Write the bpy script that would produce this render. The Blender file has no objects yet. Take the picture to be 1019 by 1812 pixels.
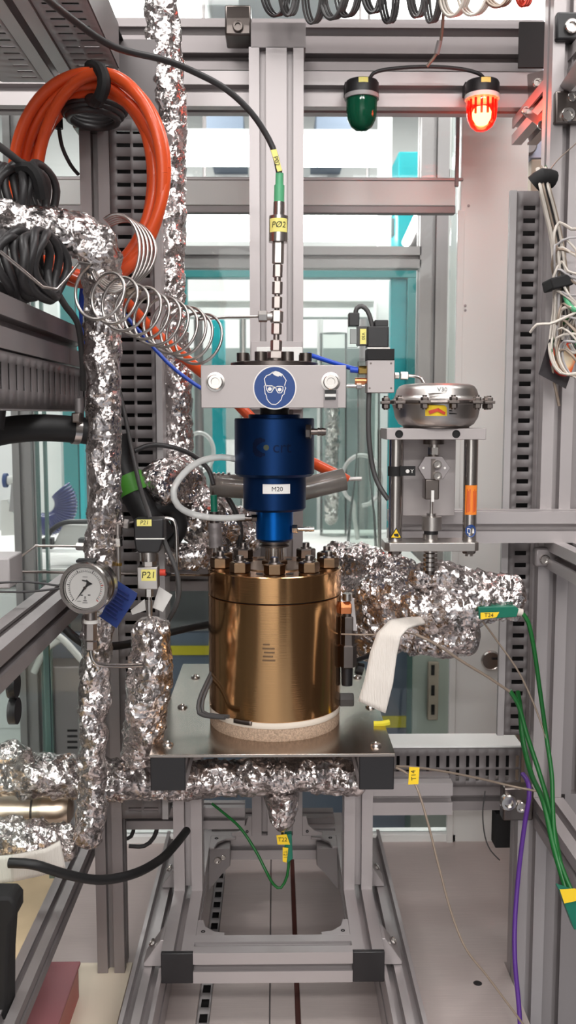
import bpy, math, random
import numpy as np
from mathutils import Vector, Matrix

random.seed(7)
rng = np.random.default_rng(7)
SC = bpy.context.scene
COL = SC.collection
V = Vector

# ------------------------------------------------------------------ camera
F = 1650.0                      # focal length in pixels of a 1019 x 1812 frame
H = 0.886                       # camera height above the rig's floor plates
PITCH = math.radians(5.95)
YAW = math.radians(0.78)
cam_d = bpy.data.cameras.new('camera')
cam = bpy.data.objects.new('camera', cam_d)
COL.objects.link(cam)
cam.location = (0, 0, H)
cam.rotation_euler = (math.pi / 2 - PITCH, 0, -YAW)
cam_d.sensor_fit = 'VERTICAL'
cam_d.sensor_height = 36
cam_d.sensor_width = 36
cam_d.lens = 36 * F / 1812
cam_d.clip_start = 0.02
cam_d.dof.use_dof = True
cam_d.dof.focus_distance = 1.26
cam_d.dof.aperture_fstop = 9
SC.camera = cam

# ------------------------------------------------------------------ world, exposure
w = bpy.data.worlds.new('world')
SC.world = w
w.use_nodes = True
w.node_tree.nodes['Background'].inputs[0].default_value = (0.80, 0.80, 0.84, 1)
w.node_tree.nodes['Background'].inputs[1].default_value = 0.35
SC.view_settings.view_transform = 'Standard'
SC.view_settings.look = 'None'
SC.view_settings.gamma = 1
SC.view_settings.use_curve_mapping = False
SC.view_settings.exposure = 0.0

# ceiling luminaires of the lab: (x, y, z, size x, size y, watts)
CEIL = [(-0.80, -1.70, 2.62, 1.2, 0.30, 36), (0.85, -1.70, 2.62, 1.2, 0.30, 32),
        (-0.80, -3.40, 2.62, 1.2, 0.30, 85), (0.85, -3.40, 2.62, 1.2, 0.30, 75),  # far front row, added unseen to give lower-angle light
        (-0.75, -0.20, 2.62, 1.2, 0.30, 9), (0.85, -0.20, 2.62, 1.2, 0.30, 14),
        (-0.85, 1.05, 2.62, 1.2, 0.30, 22), (0.85, 1.05, 2.62, 1.2, 0.30, 14),  # pair above the rig, added unseen to brighten tops and left side
        (-0.9, 2.7, 2.62, 1.2, 0.30, 30), (0.9, 2.7, 2.62, 1.2, 0.30, 34),
        (-0.9, 4.2, 2.62, 1.2, 0.30, 30), (0.9, 4.2, 2.62, 1.2, 0.30, 30)]
for i, (x, y, z, sx, sy, pw) in enumerate(CEIL):
    l = bpy.data.lights.new('ceiling_lamp', 'AREA')
    l.shape = 'RECTANGLE'
    l.size, l.size_y, l.energy = sx, sy, pw
    l.color = (1.0, 0.985, 0.965)
    o = bpy.data.objects.new('ceiling_lamp', l)
    o.location = (x, y, z - 0.03)
    COL.objects.link(o)

# ------------------------------------------------------------------ helpers
_R = cam.rotation_euler.to_matrix()
RIGHT, UP, FWD = _R @ V((1, 0, 0)), _R @ V((0, 1, 0)), _R @ V((0, 0, -1))
EYE = V((0, 0, H))


def ray(x, y):
    return FWD * F + RIGHT * (x - 509.5) - UP * (y - 906.0)


def q(x, y, Y):
    """the point of the vertical plane at distance Y that the photo shows at x, y"""
    r = ray(x, y)
    return EYE + r * (Y / r.y)


def qz(x, y, z):
    r = ray(x, y)
    return EYE + r * ((z - H) / r.z)


def dep(p):
    return (V(p) - EYE).dot(FWD)


def mm(px, p):
    return px * dep(p) / F


def srgb(r, g, b):
    def f(c):
        c /= 255.0
        return c / 12.92 if c <= 0.04045 else ((c + 0.055) / 1.055) ** 2.4
    return (f(r), f(g), f(b), 1)


MATS = {}


def mat(name, col, metal=0.0, rough=0.5, bump=0.0, bscale=200.0, stretch=(1, 1, 1), var=0.0, vscale=30.0, spec=0.5, emit=None, estr=0.0, coat=0.0, detail=4):
    m = bpy.data.materials.new(name)
    m.use_nodes = True
    nt = m.node_tree
    b = nt.nodes['Principled BSDF']
    b.inputs['Base Color'].default_value = col
    b.inputs['Metallic'].default_value = metal
    b.inputs['Roughness'].default_value = rough
    b.inputs['Specular IOR Level'].default_value = spec
    b.inputs['Coat Weight'].default_value = coat
    if emit:
        b.inputs['Emission Color'].default_value = emit
        b.inputs['Emission Strength'].default_value = estr
    if bump or var:
        tc = nt.nodes.new('ShaderNodeTexCoord')
        mp = nt.nodes.new('ShaderNodeMapping')
        mp.inputs['Scale'].default_value = stretch
        nt.links.new(tc.outputs['Object'], mp.inputs[0])
    if bump:
        n = nt.nodes.new('ShaderNodeTexNoise')
        n.inputs['Scale'].default_value = bscale
        n.inputs['Detail'].default_value = detail
        nt.links.new(mp.outputs[0], n.inputs[0])
        bp = nt.nodes.new('ShaderNodeBump')
        bp.inputs['Strength'].default_value = bump
        bp.inputs['Distance'].default_value = 0.002
        nt.links.new(n.outputs[0], bp.inputs['Height'])
        nt.links.new(bp.outputs[0], b.inputs['Normal'])
    if var:
        n2 = nt.nodes.new('ShaderNodeTexNoise')
        n2.inputs['Scale'].default_value = vscale
        n2.inputs['Detail'].default_value = 5
        nt.links.new(mp.outputs[0], n2.inputs[0])
        cr = nt.nodes.new('ShaderNodeValToRGB')
        c = V(col[:3])
        cr.color_ramp.elements[0].position = 0.3
        cr.color_ramp.elements[1].position = 0.7
        cr.color_ramp.elements[0].color = (*(c * (1 - var)), 1)
        cr.color_ramp.elements[1].color = (*(c * (1 + var)), 1)
        nt.links.new(n2.outputs[0], cr.inputs[0])
        nt.links.new(cr.outputs[0], b.inputs['Base Color'])
    MATS[name] = m
    return m


def glassy(name, tint, ior=1.45, rough=0.0, haze=0.0, hazecol=(0.8, 0.85, 0.85, 1)):
    m = bpy.data.materials.new(name)
    m.use_nodes = True
    nt = m.node_tree
    nt.nodes.clear()
    out = nt.nodes.new('ShaderNodeOutputMaterial')
    tr = nt.nodes.new('ShaderNodeBsdfTransparent')
    tr.inputs[0].default_value = tint
    gl = nt.nodes.new('ShaderNodeBsdfGlossy')
    gl.inputs['Roughness'].default_value = rough
    fr = nt.nodes.new('ShaderNodeFresnel')
    fr.inputs[0].default_value = ior
    mx = nt.nodes.new('ShaderNodeMixShader')
    nt.links.new(fr.outputs[0], mx.inputs[0])
    nt.links.new(tr.outputs[0], mx.inputs[1])
    nt.links.new(gl.outputs[0], mx.inputs[2])
    last = mx
    if haze:
        df = nt.nodes.new('ShaderNodeBsdfDiffuse')
        df.inputs[0].default_value = hazecol
        m2 = nt.nodes.new('ShaderNodeMixShader')
        m2.inputs[0].default_value = haze
        nt.links.new(mx.outputs[0], m2.inputs[1])
        nt.links.new(df.outputs[0], m2.inputs[2])
        last = m2
    nt.links.new(last.outputs[0], out.inputs[0])
    MATS[name] = m
    return m


ALU = mat('anodised_aluminium', srgb(176, 169, 169), 0.5, 0.45, bump=0.03, bscale=60, stretch=(1, 1, 1))
ALUD = mat('dull_aluminium', srgb(148, 141, 141), 0.5, 0.5)
ALUB = mat('bead_blasted_aluminium', srgb(176, 168, 167), 0.55, 0.5, bump=0.05, bscale=1500)
STEEL = mat('stainless_steel', srgb(205, 200, 196), 1, 0.22)
STEELB = mat('brushed_steel', srgb(196, 190, 186), 1, 0.33, bump=0.05, bscale=150, stretch=(1, 30, 1))
STEELD = mat('dark_steel', srgb(118, 110, 106), 1, 0.32)
PLATE = mat('polished_sheet_steel', srgb(176, 165, 156), 1, 0.22, bump=0.02, bscale=120, stretch=(30, 1, 1))
BRONZE = mat('bronze_tinted_steel', srgb(212, 164, 114), 1, 0.15, bump=0.03, bscale=500, stretch=(0.02, 0.02, 1.5))
BRONZEN = mat('bronze_nut_steel', srgb(134, 108, 84), 1, 0.28)
COPPER = mat('copper', srgb(214, 138, 92), 1, 0.25)
BRASS = mat('brass', srgb(200, 165, 95), 1, 0.25)
FOIL = mat('aluminium_foil', srgb(220, 213, 211), 1, 0.27)


def crumple_bump(m):
    """fine foil creases: two Voronoi layers whose cells are small tilted planes"""
    nt = m.node_tree
    N, Lk = nt.nodes, nt.links
    tc = N.new('ShaderNodeTexCoord')
    nz = N.new('ShaderNodeTexNoise')
    nz.inputs['Scale'].default_value = 60
    Lk.new(tc.outputs['Object'], nz.inputs[0])
    wp = N.new('ShaderNodeVectorMath'); wp.operation = 'MULTIPLY_ADD'
    wp.inputs[1].default_value = (.02, .02, .02)
    Lk.new(nz.outputs['Color'], wp.inputs[0]); Lk.new(tc.outputs['Object'], wp.inputs[2])
    last = None
    for scale, dist in ((50, 0.72), (135, 0.40)):
        vo = N.new('ShaderNodeTexVoronoi')
        vo.inputs['Scale'].default_value = scale
        Lk.new(wp.outputs[0], vo.inputs['Vector'])
        df = N.new('ShaderNodeVectorMath'); df.operation = 'SUBTRACT'
        Lk.new(wp.outputs[0], df.inputs[0]); Lk.new(vo.outputs['Position'], df.inputs[1])
        cs = N.new('ShaderNodeVectorMath'); cs.operation = 'SUBTRACT'
        cs.inputs[1].default_value = (.5, .5, .5)
        Lk.new(vo.outputs['Color'], cs.inputs[0])
        dt = N.new('ShaderNodeVectorMath'); dt.operation = 'DOT_PRODUCT'
        Lk.new(df.outputs[0], dt.inputs[0]); Lk.new(cs.outputs[0], dt.inputs[1])
        bp = N.new('ShaderNodeBump')
        bp.inputs['Strength'].default_value = 1.0
        bp.inputs['Distance'].default_value = dist
        Lk.new(dt.outputs['Value'], bp.inputs['Height'])
        if last:
            Lk.new(last.outputs[0], bp.inputs['Normal'])
        last = bp
    Lk.new(last.outputs[0], N['Principled BSDF'].inputs['Normal'])


crumple_bump(FOIL)
BLUE = mat('blue_anodised', srgb(15, 48, 94), 0.85, 0.36)
BLUEL = mat('bright_blue_anodised', srgb(10, 95, 180), 0.9, 0.28)
NAVY = mat('navy_card', srgb(24, 48, 110), 0, 0.45)
BLACK = mat('black_plastic', srgb(30, 28, 30), 0, 0.42)
BLACKM = mat('matt_black', srgb(22, 20, 21), 0, 0.75)
RUBBER = mat('black_rubber', srgb(24, 23, 24), 0, 0.5)
CABLEG = mat('grey_cable', srgb(72, 70, 70), 0, 0.5)
CABLEB = mat('dark_cable', srgb(48, 46, 47), 0, 0.45)
ORANGE = mat('orange_hose', srgb(226, 84, 36), 0, 0.34, coat=0.2)
DUCT = mat('grey_pvc', srgb(112, 106, 106), 0, 0.5)
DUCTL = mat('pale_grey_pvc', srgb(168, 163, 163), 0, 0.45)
WHITEP = mat('white_powder_coat', srgb(242, 243, 240), 0, 0.45)
WHITE = mat('white_plastic', srgb(232, 230, 226), 0, 0.45)
PAPER = mat('white_label', srgb(236, 232, 228), 0, 0.6)
YELLOW = mat('yellow_label', srgb(240, 228, 130), 0, 0.6)
YELLOWS = mat('yellow_sign', srgb(245, 205, 40), 0, 0.5)
YTAPE = mat('yellow_tape', srgb(240, 225, 60), 0, 0.6)
ORLAB = mat('orange_label', srgb(238, 132, 40), 0, 0.55)
SIGNB = mat('sign_blue', srgb(28, 66, 130), 0, 0.5)
INK = mat('black_ink', srgb(30, 28, 28), 0, 0.6)
INKB = mat('engraved_navy_ink', srgb(9, 24, 56), 0.8, 0.5)
INKO = mat('engraved_ochre_ink', srgb(66, 70, 52), 0.3, 0.6)
INKR = mat('red_ink', srgb(200, 60, 40), 0, 0.6)
CORK = mat('cork_board', srgb(186, 160, 138), 0, 0.9, bump=0.8, bscale=700, var=0.3, vscale=420)
CERAM = mat('white_ceramic_board', srgb(226, 214, 200), 0, 0.8)
FABRIC = mat('woven_glass_tape', srgb(222, 214, 206), 0, 0.9, bump=0.6, bscale=160, stretch=(6, 1, 0.35))
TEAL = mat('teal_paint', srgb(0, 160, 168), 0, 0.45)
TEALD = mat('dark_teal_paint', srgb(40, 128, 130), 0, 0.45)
GREEN = mat('green_cable', srgb(20, 96, 40), 0, 0.4)
GREENP = mat('green_plastic', srgb(86, 168, 122), 0, 0.4)
GREEND = mat('dark_green_plastic', srgb(12, 106, 84), 0, 0.4)
GREENT = mat('green_tape', srgb(76, 150, 48), 0, 0.5)
PURPLE = mat('purple_cable', srgb(92, 50, 140), 0, 0.4)
TAUPE = mat('taupe_braided_wire', srgb(150, 134, 120), 0.3, 0.5)
WIREW = mat('pale_grey_wire', srgb(205, 196, 186), 0, 0.45)
BLUEH = mat('blue_pneumatic_hose', srgb(34, 76, 190), 0, 0.35)
BLUES = mat('navy_spiral_hose', srgb(42, 52, 110), 0, 0.25, coat=0.3)
FLOORM = mat('brushed_floor_plate', srgb(190, 177, 173), 0.12, 0.5, bump=0.12, bscale=90, stretch=(1.2, 30, 1), var=0.05, vscale=14)
SLOTR = mat('brown_slot_lining', srgb(92, 50, 44), 0, 0.6)
DARKV = mat('dark_void', srgb(34, 31, 32), 0, 0.8)
LABW = mat('lab_wall_paint', srgb(232, 232, 230), 0, 0.7)
LABF = mat('lab_floor_vinyl', srgb(124, 128, 134), 0, 0.5, var=0.1, vscale=3)
LABC = mat('lab_ceiling_paint', srgb(226, 226, 226), 0, 0.8)
LABD = mat('dim_lab_wall_paint', srgb(92, 86, 84), 0, 0.7)
DARKD = mat('added_cabinet_dark', srgb(58, 52, 50), 0, 0.5)
BEIGE = mat('beige_panel', srgb(178, 164, 148), 0, 0.6)
BROWN = mat('brown_panel', srgb(122, 98, 82), 0, 0.55)
GREYG = mat('grey_green_panel', srgb(134, 146, 142), 0, 0.5, var=0.18, vscale=6)
BLUEG = mat('blue_grey_panel', srgb(120, 132, 150), 0, 0.55)
FROST = mat('frosted_blue_panel', srgb(188, 192, 214), 0, 0.4)
REDP = mat('red_plastic', srgb(170, 40, 44), 0, 0.35)
LAMPW = mat('lamp_diffuser', srgb(255, 255, 255), 0, 0.5, emit=(1, 0.97, 0.96, 1), estr=9.0)
LAMPC = mat('ceiling_diffuser', srgb(255, 255, 255), 0, 0.5, emit=(1, 0.97, 0.96, 1), estr=4.0)
REDL = mat('red_lamp_core', srgb(255, 120, 90), 0, 0.4, emit=(1, 0.7, 0.45, 1), estr=24.0)
GLASS = glassy('window_glass', (0.94, 0.965, 0.96, 1))
GLASSE = mat('green_glass_edge', srgb(84, 112, 106), 0, 0.2)
CLEAR = glassy('clear_acrylic', (0.92, 0.96, 0.94, 1), 1.22, haze=0.08)
TUBECL = glassy('milky_clear_tube', (0.86, 0.86, 0.86, 1), 1.45, 0.1, haze=0.5, hazecol=(0.85, 0.85, 0.83, 1))
SMOKE = glassy('smoked_clear_sleeve', (0.62, 0.57, 0.53, 1), 1.6, 0.06, haze=0.3, hazecol=(0.55, 0.5, 0.46, 1))
REDG = glassy('red_lamp_cover', (1.0, 0.2, 0.1, 1), 1.45, 0.02, haze=0.25, hazecol=(0.9, 0.03, 0.02, 1))
GREENG = glassy('green_lamp_cover', (0.02, 0.30, 0.14, 1), 1.6, 0.05, haze=0.45, hazecol=(0.01, 0.16, 0.08, 1))
ACRYL = glassy('clear_acrylic_sheet', (0.95, 0.98, 0.965, 1), 1.012, haze=0.05)
REDT = glassy('red_translucent_box', (0.8, 0.35, 0.35, 1), 1.5, 0.1, haze=0.7, hazecol=(0.56, 0.24, 0.26, 1))
DOMEG = glassy('gauge_glass', (0.97, 0.97, 0.97, 1), 1.45)


def thermal():
    m = bpy.data.materials.new('printed_glow_card')
    m.use_nodes = True
    nt = m.node_tree
    b = nt.nodes['Principled BSDF']
    b.inputs['Roughness'].default_value = 0.4
    tc = nt.nodes.new('ShaderNodeTexCoord')
    mp = nt.nodes.new('ShaderNodeMapping')
    mp.inputs['Location'].default_value = (-0.60, 0, -0.60)
    mp.inputs['Scale'].default_value = (1.0, 0, 1.0)
    ln = nt.nodes.new('ShaderNodeVectorMath')
    ln.operation = 'LENGTH'
    cr = nt.nodes.new('ShaderNodeValToRGB')
    e = cr.color_ramp.elements
    e[0].position = 0.0; e[0].color = srgb(248, 236, 214)
    e[1].position = 1.0; e[1].color = srgb(30, 24, 28)
    for ps, c in ((0.17, srgb(246, 214, 170)), (0.25, srgb(236, 110, 40)), (0.32, srgb(200, 40, 24)), (0.36, srgb(34, 26, 30))):
        k = e.new(ps); k.color = c
    nt.links.new(tc.outputs['Generated'], mp.inputs[0])
    nt.links.new(mp.outputs[0], ln.inputs[0])
    nt.links.new(ln.outputs['Value'], cr.inputs[0])
    nt.links.new(cr.outputs[0], b.inputs['Base Color'])
    return m


THERM = thermal()


class MB:
    """collects shapes in world coordinates; build() links them as ONE mesh object"""

    def __init__(s):
        s.v, s.f = [], []

    def add(s, vs, fs):
        n = len(s.v)
        s.v.extend([V(p) for p in vs])
        s.f.extend([tuple(i + n for i in f) for f in fs])
        return s

    def box(s, a, b):
        x0, x1 = sorted((a[0], b[0])); y0, y1 = sorted((a[1], b[1])); z0, z1 = sorted((a[2], b[2]))
        vs = [(x0, y0, z0), (x1, y0, z0), (x1, y1, z0), (x0, y1, z0), (x0, y0, z1), (x1, y0, z1), (x1, y1, z1), (x0, y1, z1)]
        return s.add(vs, [(3, 2, 1, 0), (4, 5, 6, 7), (0, 1, 5, 4), (1, 2, 6, 5), (2, 3, 7, 6), (3, 0, 4, 7)])

    def pbox(s, x0, y0, x1, y1, Y, depth):
        """box whose front face at Y covers the pixels x0..x1, y0..y1"""
        ym = (y0 + y1) / 2
        a, b = q(x0, ym, Y), q(x1, ym, Y)
        t, u = q((x0 + x1) / 2, y0, Y), q((x0 + x1) / 2, y1, Y)
        return s.box((a.x, Y, u.z), (b.x, Y + depth, t.z))

    def prism(s, poly, d):
        """polygon of 3D points pushed along d"""
        n = len(poly)
        d = V(d)
        vs = [V(p) for p in poly] + [V(p) + d for p in poly]
        fs = [tuple(range(n))[::-1], tuple(range(n, 2 * n))]
        fs += [(i, (i + 1) % n, n + (i + 1) % n, n + i) for i in range(n)]
        nrm = V((0, 0, 0))
        for i in range(n):
            nrm += (V(poly[i])).cross(V(poly[(i + 1) % n]))
        if nrm.dot(d) < 0:
            fs = [f[::-1] for f in fs]
        return s.add(vs, fs)

    def lathe(s, o, ax, prof, n=32, cap=True):
        o, ax = V(o), V(ax).normalized()
        u = ax.orthogonal().normalized() if abs(ax.z) < 0.9 else V((1, 0, 0))
        u = (u - ax * u.dot(ax)).normalized()
        t = ax.cross(u)
        vs, fs = [], []
        for r, h in prof:
            for k in range(n):
                a = 2 * math.pi * k / n
                vs.append(o + ax * h + u * (r * math.cos(a)) + t * (r * math.sin(a)))
        for i in range(len(prof) - 1):
            for k in range(n):
                k2 = (k + 1) % n
                fs.append((i * n + k, i * n + k2, (i + 1) * n + k2, (i + 1) * n + k))
        if cap:
            fs.append(tuple(range(n))[::-1])
            m = (len(prof) - 1) * n
            fs.append(tuple(range(m, m + n)))
        if prof[-1][1] < prof[0][1]:
            fs = [f[::-1] for f in fs]
        return s.add(vs, fs)

    def cyl(s, a, b, r, r2=None, n=20):
        a, b = V(a), V(b)
        L = (b - a).length
        return s.lathe(a, b - a, [(r, 0), (r if r2 is None else r2, L)], n)

    def hexa(s, a, b, r):
        """hexagonal nut with chamfered corners"""
        a, b = V(a), V(b)
        L = (b - a).length
        c = min(r * 0.12, L * 0.2)
        return s.lathe(a, b - a, [(r - c, 0), (r, c), (r, L - c), (r - c, L)], 6)

    def ball(s, c, r, n=16):
        pr = [(max(r * math.sin(math.pi * i / 10), 1e-5), -r * math.cos(math.pi * i / 10)) for i in range(11)]
        return s.lathe(c, (0, 0, 1), pr, n)

    def tube(s, pts, r, n=8, smooth=True, step=0.008, closed=False, rad=None):
        pts = [V(p) for p in pts]
        P = catmull(pts, step, closed) if smooth else pts
        R = [r] * len(P)
        if rad is not None:
            R = np.interp(np.linspace(0, 1, len(P)), np.linspace(0, 1, len(rad)), rad)
        t = [(P[min(i + 1, len(P) - 1)] - P[max(i - 1, 0)]).normalized() for i in range(len(P))]
        u = t[0].orthogonal().normalized()
        vs, fs = [], []
        for i, p in enumerate(P):
            u = (u - t[i] * u.dot(t[i])).normalized()
            v = t[i].cross(u)
            for k in range(n):
                a = 2 * math.pi * k / n
                vs.append(p + (u * math.cos(a) + v * math.sin(a)) * R[i])
        for i in range(len(P) - 1):
            for k in range(n):
                k2 = (k + 1) % n
                fs.append((i * n + k, i * n + k2, (i + 1) * n + k2, (i + 1) * n + k))
        fs.append(tuple(range(n))[::-1])
        m = (len(P) - 1) * n
        fs.append(tuple(range(m, m + n)))
        return s.add(vs, fs)

    def build(s, name, m, parent=None, label=None, cat=None, group=None, kind=None, bevel=0.0, sharp=32, solid=0.0, base=None):
        return link(name, s.v, s.f, m, parent, label, cat, group, kind, bevel, sharp, solid, base)


def catmull(pts, step=0.008, closed=False):
    n = len(pts)
    if n < 3:
        return pts
    out = []
    segs = n if closed else n - 1
    for i in range(segs):
        if closed:
            p0, p1, p2, p3 = pts[(i - 1) % n], pts[i], pts[(i + 1) % n], pts[(i + 2) % n]
        else:
            p1, p2 = pts[i], pts[i + 1]
            p0 = pts[i - 1] if i else p1 * 2 - p2
            p3 = pts[i + 2] if i + 2 < n else p2 * 2 - p1
        k = max(2, int((p2 - p1).length / step))
        for j in range(k):
            t = j / k
            out.append(0.5 * ((2 * p1) + (p2 - p0) * t + (2 * p0 - 5 * p1 + 4 * p2 - p3) * t * t + (3 * p1 - p0 - 3 * p2 + p3) * t ** 3))
    out.append(V(pts[0]) if closed else V(pts[-1]))
    return out


def root_loc(o):
    loc = V((0, 0, 0))
    while o is not None:
        loc += o.location
        o = o.parent
    return loc


def tags(o, label=None, cat=None, group=None, kind=None):
    if label: o['label'] = label
    if cat: o['category'] = cat
    if group: o['group'] = group
    if kind: o['kind'] = kind
    return o


def link(name, vs, fs, m, parent=None, label=None, cat=None, group=None, kind=None, bevel=0.0, sharp=32, solid=0.0, base=None):
    A = np.array([tuple(p) for p in vs], dtype=float)
    if parent is not None:
        off = np.array(root_loc(parent))
    elif base is not None:
        off = np.array(base)
    else:
        lo, hi = A.min(0), A.max(0)
        off = np.array([(lo[0] + hi[0]) / 2, (lo[1] + hi[1]) / 2, lo[2]])
    me = bpy.data.meshes.new(name)
    me.from_pydata((A - off).tolist(), [], fs)
    me.materials.append(m)
    if sharp is not None:
        me.shade_smooth()
        me.set_sharp_from_angle(angle=math.radians(sharp))
    o = bpy.data.objects.new(name, me)
    COL.objects.link(o)
    if parent is not None:
        o.parent = parent
    else:
        o.location = off
    if bevel:
        b = o.modifiers.new('bevel', 'BEVEL')
        b.width, b.segments, b.limit_method, b.angle_limit = bevel, 2, 'ANGLE', math.radians(40)
    if solid:
        b = o.modifiers.new('solid', 'SOLIDIFY')
        b.thickness, b.offset = solid, 0
    return tags(o, label, cat, group, kind)


def thing(name, label, cat, loc, group=None, kind=None):
    o = bpy.data.objects.new(name, None)
    o.empty_display_size = 0.02
    o.location = loc
    COL.objects.link(o)
    return tags(o, label, cat, group, kind)


def setting(name, loc=(0, 0, 0)):
    o = bpy.data.objects.new(name, None)
    o.location = loc
    COL.objects.link(o)
    o['kind'] = 'structure'
    return o


def dup(o, offset, label=None, parent=None):
    """a copy of a thing with copies of its parts and sub-parts"""
    c = o.copy()
    COL.objects.link(c)
    if parent is None:
        c.location = V(o.location) + V(offset)
    else:
        c.parent = parent
    if label: c['label'] = label
    for ch in list(o.children):
        dup(ch, (0, 0, 0), None, c)
    return c


def cable(name, label, pts, r, m, cat='cable', n=8, group=None, parent=None, step=0.008):
    P = [q(*p) if isinstance(p, tuple) else p for p in pts]
    return MB().tube(P, r, n, step=step).build(name, m, parent, label, cat if parent is None else None, group, sharp=60)


def section(w, h, nx, ny, k=0.045):
    """outline of a T-slot aluminium profile"""
    o, l, i, d = 0.0054, 0.0036, 0.0092, 0.0165
    sc = k / 0.045
    o, l, i, d = o * sc, l * sc, i * sc, d * sc
    pts = []

    def side(L, n, fn):
        cell = L / n
        pts.append(fn(0, 0))
        for c in range(n):
            m = cell * (c + 0.5)
            for a, b in ((-o, 0), (-o, l), (-i, l), (-i * 0.55, d), (i * 0.55, d), (i, l), (o, l), (o, 0)):
                pts.append(fn(m + a, b))
    side(w, nx, lambda a, b: (a, b))
    side(h, ny, lambda a, b: (w - b, a))
    side(w, nx, lambda a, b: (w - a, h - b))
    side(h, ny, lambda a, b: (b, h - a))
    return pts


def alu(mb, a, b, axis, nx=1, ny=1, k=0.045):
    """T-slot profile filling the box a..b, running along axis"""
    lo = [min(a[i], b[i]) for i in range(3)]
    hi = [max(a[i], b[i]) for i in range(3)]
    ia = 'XYZ'.index(axis)
    iu, iv = [(1, 2), (2, 0), (0, 1)][ia]
    poly = []
    for u, v in section(hi[iu] - lo[iu], hi[iv] - lo[iv], nx, ny, k):
        p = [0, 0, 0]
        p[iu], p[iv], p[ia] = lo[iu] + u, lo[iv] + v, lo[ia]
        poly.append(p)
    d = [0, 0, 0]
    d[ia] = hi[ia] - lo[ia]
    mb.prism(poly, d)
    return mb


def slotted(mb, o, u, v, U, Vv, holes):
    """sheet o + u*[0..U] + v*[0..Vv] with rectangular holes (u0, v0, u1, v1) cut out"""
    o, u, v = V(o), V(u), V(v)
    us = sorted(set([0, U] + [h[0] for h in holes] + [h[2] for h in holes]))
    vs_ = sorted(set([0, Vv] + [h[1] for h in holes] + [h[3] for h in holes]))
    us = [a for a in us if -1e-9 <= a <= U + 1e-9]
    vs_ = [a for a in vs_ if -1e-9 <= a <= Vv + 1e-9]
    nv = len(vs_)
    pts = [o + u * a + v * b for a in us for b in vs_]
    fs = []
    for i in range(len(us) - 1):
        for j in range(nv - 1):
            cu, cv = (us[i] + us[i + 1]) / 2, (vs_[j] + vs_[j + 1]) / 2
            if any(h[0] < cu < h[2] and h[1] < cv < h[3] for h in holes):
                continue
            fs.append((i * nv + j, (i + 1) * nv + j, (i + 1) * nv + j + 1, i * nv + j + 1))
    return mb.add(pts, fs)


def text(body, h, c, m, parent, name='lettering', u=(1, 0, 0), v=(0, 0, 1), bend=None, shear=0.0, rot=0.0):
    """flat lettering of cap height h centred at c; bend = (axis point, radius) wraps it round an upright cylinder"""
    cu = bpy.data.curves.new('t', 'FONT')
    cu.body = body
    cu.size = h / 0.70
    cu.shear = shear
    cu.align_x, cu.align_y = 'CENTER', 'CENTER'
    cu.resolution_u = 3
    t = bpy.data.objects.new('t', cu)
    me = bpy.data.meshes.new_from_object(t)
    bpy.data.objects.remove(t)
    u, v, c = V(u).normalized(), V(v).normalized(), V(c)
    if rot:
        u, v = u * math.cos(rot) + v * math.sin(rot), v * math.cos(rot) - u * math.sin(rot)
    vs = []
    for p in me.vertices:
        if bend:
            ax, R = bend
            a = p.co.x / R + math.asin(max(-1, min(1, (c.x - ax[0]) / R)))
            vs.append(V((ax[0] + R * math.sin(a), ax[1] - R * math.cos(a), c.z + p.co.y)))
        else:
            vs.append(c + u * p.co.x + v * p.co.y)
    fs = [tuple(f.vertices) for f in me.polygons]
    bpy.data.meshes.remove(me)
    return link(name, vs, fs, m, parent, sharp=None)


def patch(mb, ax, R, a0, a1, z0, z1, n=10):
    """label wrapped round an upright cylinder (angles from the front)"""
    vs = []
    for i in range(n + 1):
        a = a0 + (a1 - a0) * i / n
        for z in (z0, z1):
            vs.append((ax[0] + R * math.sin(a), ax[1] - R * math.cos(a), z))
    return mb.add(vs, [(2 * i, 2 * i + 2, 2 * i + 3, 2 * i + 1) for i in range(n)])


def ribbon(mb, rows, sub=6):
    L = catmull([V(r[0]) for r in rows], 0.006)
    n = max(len(L), 2)
    Rr = [V(r[1]) for r in rows]
    t = np.linspace(0, len(rows) - 1, n)
    out = []
    Lr = [V(r[0]) for r in rows]
    for x in t:
        i = min(int(x), len(rows) - 2)
        f = x - i
        f = f * f * (3 - 2 * f) * 0.4 + f * 0.6
        a, b = Lr[i].lerp(Lr[i + 1], f), Rr[i].lerp(Rr[i + 1], f)
        for k in range(sub + 1):
            out.append(a.lerp(b, k / sub))
    fs = []
    for i in range(n - 1):
        for k in range(sub):
            fs.append((i * (sub + 1) + k, i * (sub + 1) + k + 1, (i + 1) * (sub + 1) + k + 1, (i + 1) * (sub + 1) + k))
    return mb.add(out, fs)


def _hash(ix, k):
    d = ix[:, 0] * 127.1 + ix[:, 1] * 311.7 + ix[:, 2] * 74.7 + k * 19.19
    s = np.sin(d) * 43758.5453
    return s - np.floor(s)


def facets(p, cell, seed, k=9.0):
    """crumple height: every Voronoi cell is a tilted plane of its own, joined by soft creases"""
    x = p / cell
    b = np.floor(x)
    num = np.zeros(len(p))
    den = np.zeros(len(p))
    for i in (-1, 0, 1):
        for j in (-1, 0, 1):
            for l in (-1, 0, 1):
                c = b + np.array([i, j, l])
                fpt = c + np.stack([_hash(c, seed + 1), _hash(c, seed + 2), _hash(c, seed + 3)], 1)
                d = x - fpt
                d2 = (d * d).sum(1)
                g = np.stack([_hash(c, seed + 4), _hash(c, seed + 5), _hash(c, seed + 6)], 1) * 2 - 1
                val = (g * d).sum(1) * 0.9 + (_hash(c, seed + 7) - 0.5) * 0.5
                w_ = np.exp(-k * d2)
                num += val * w_
                den += w_
    return num / np.maximum(den, 1e-9)


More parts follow.
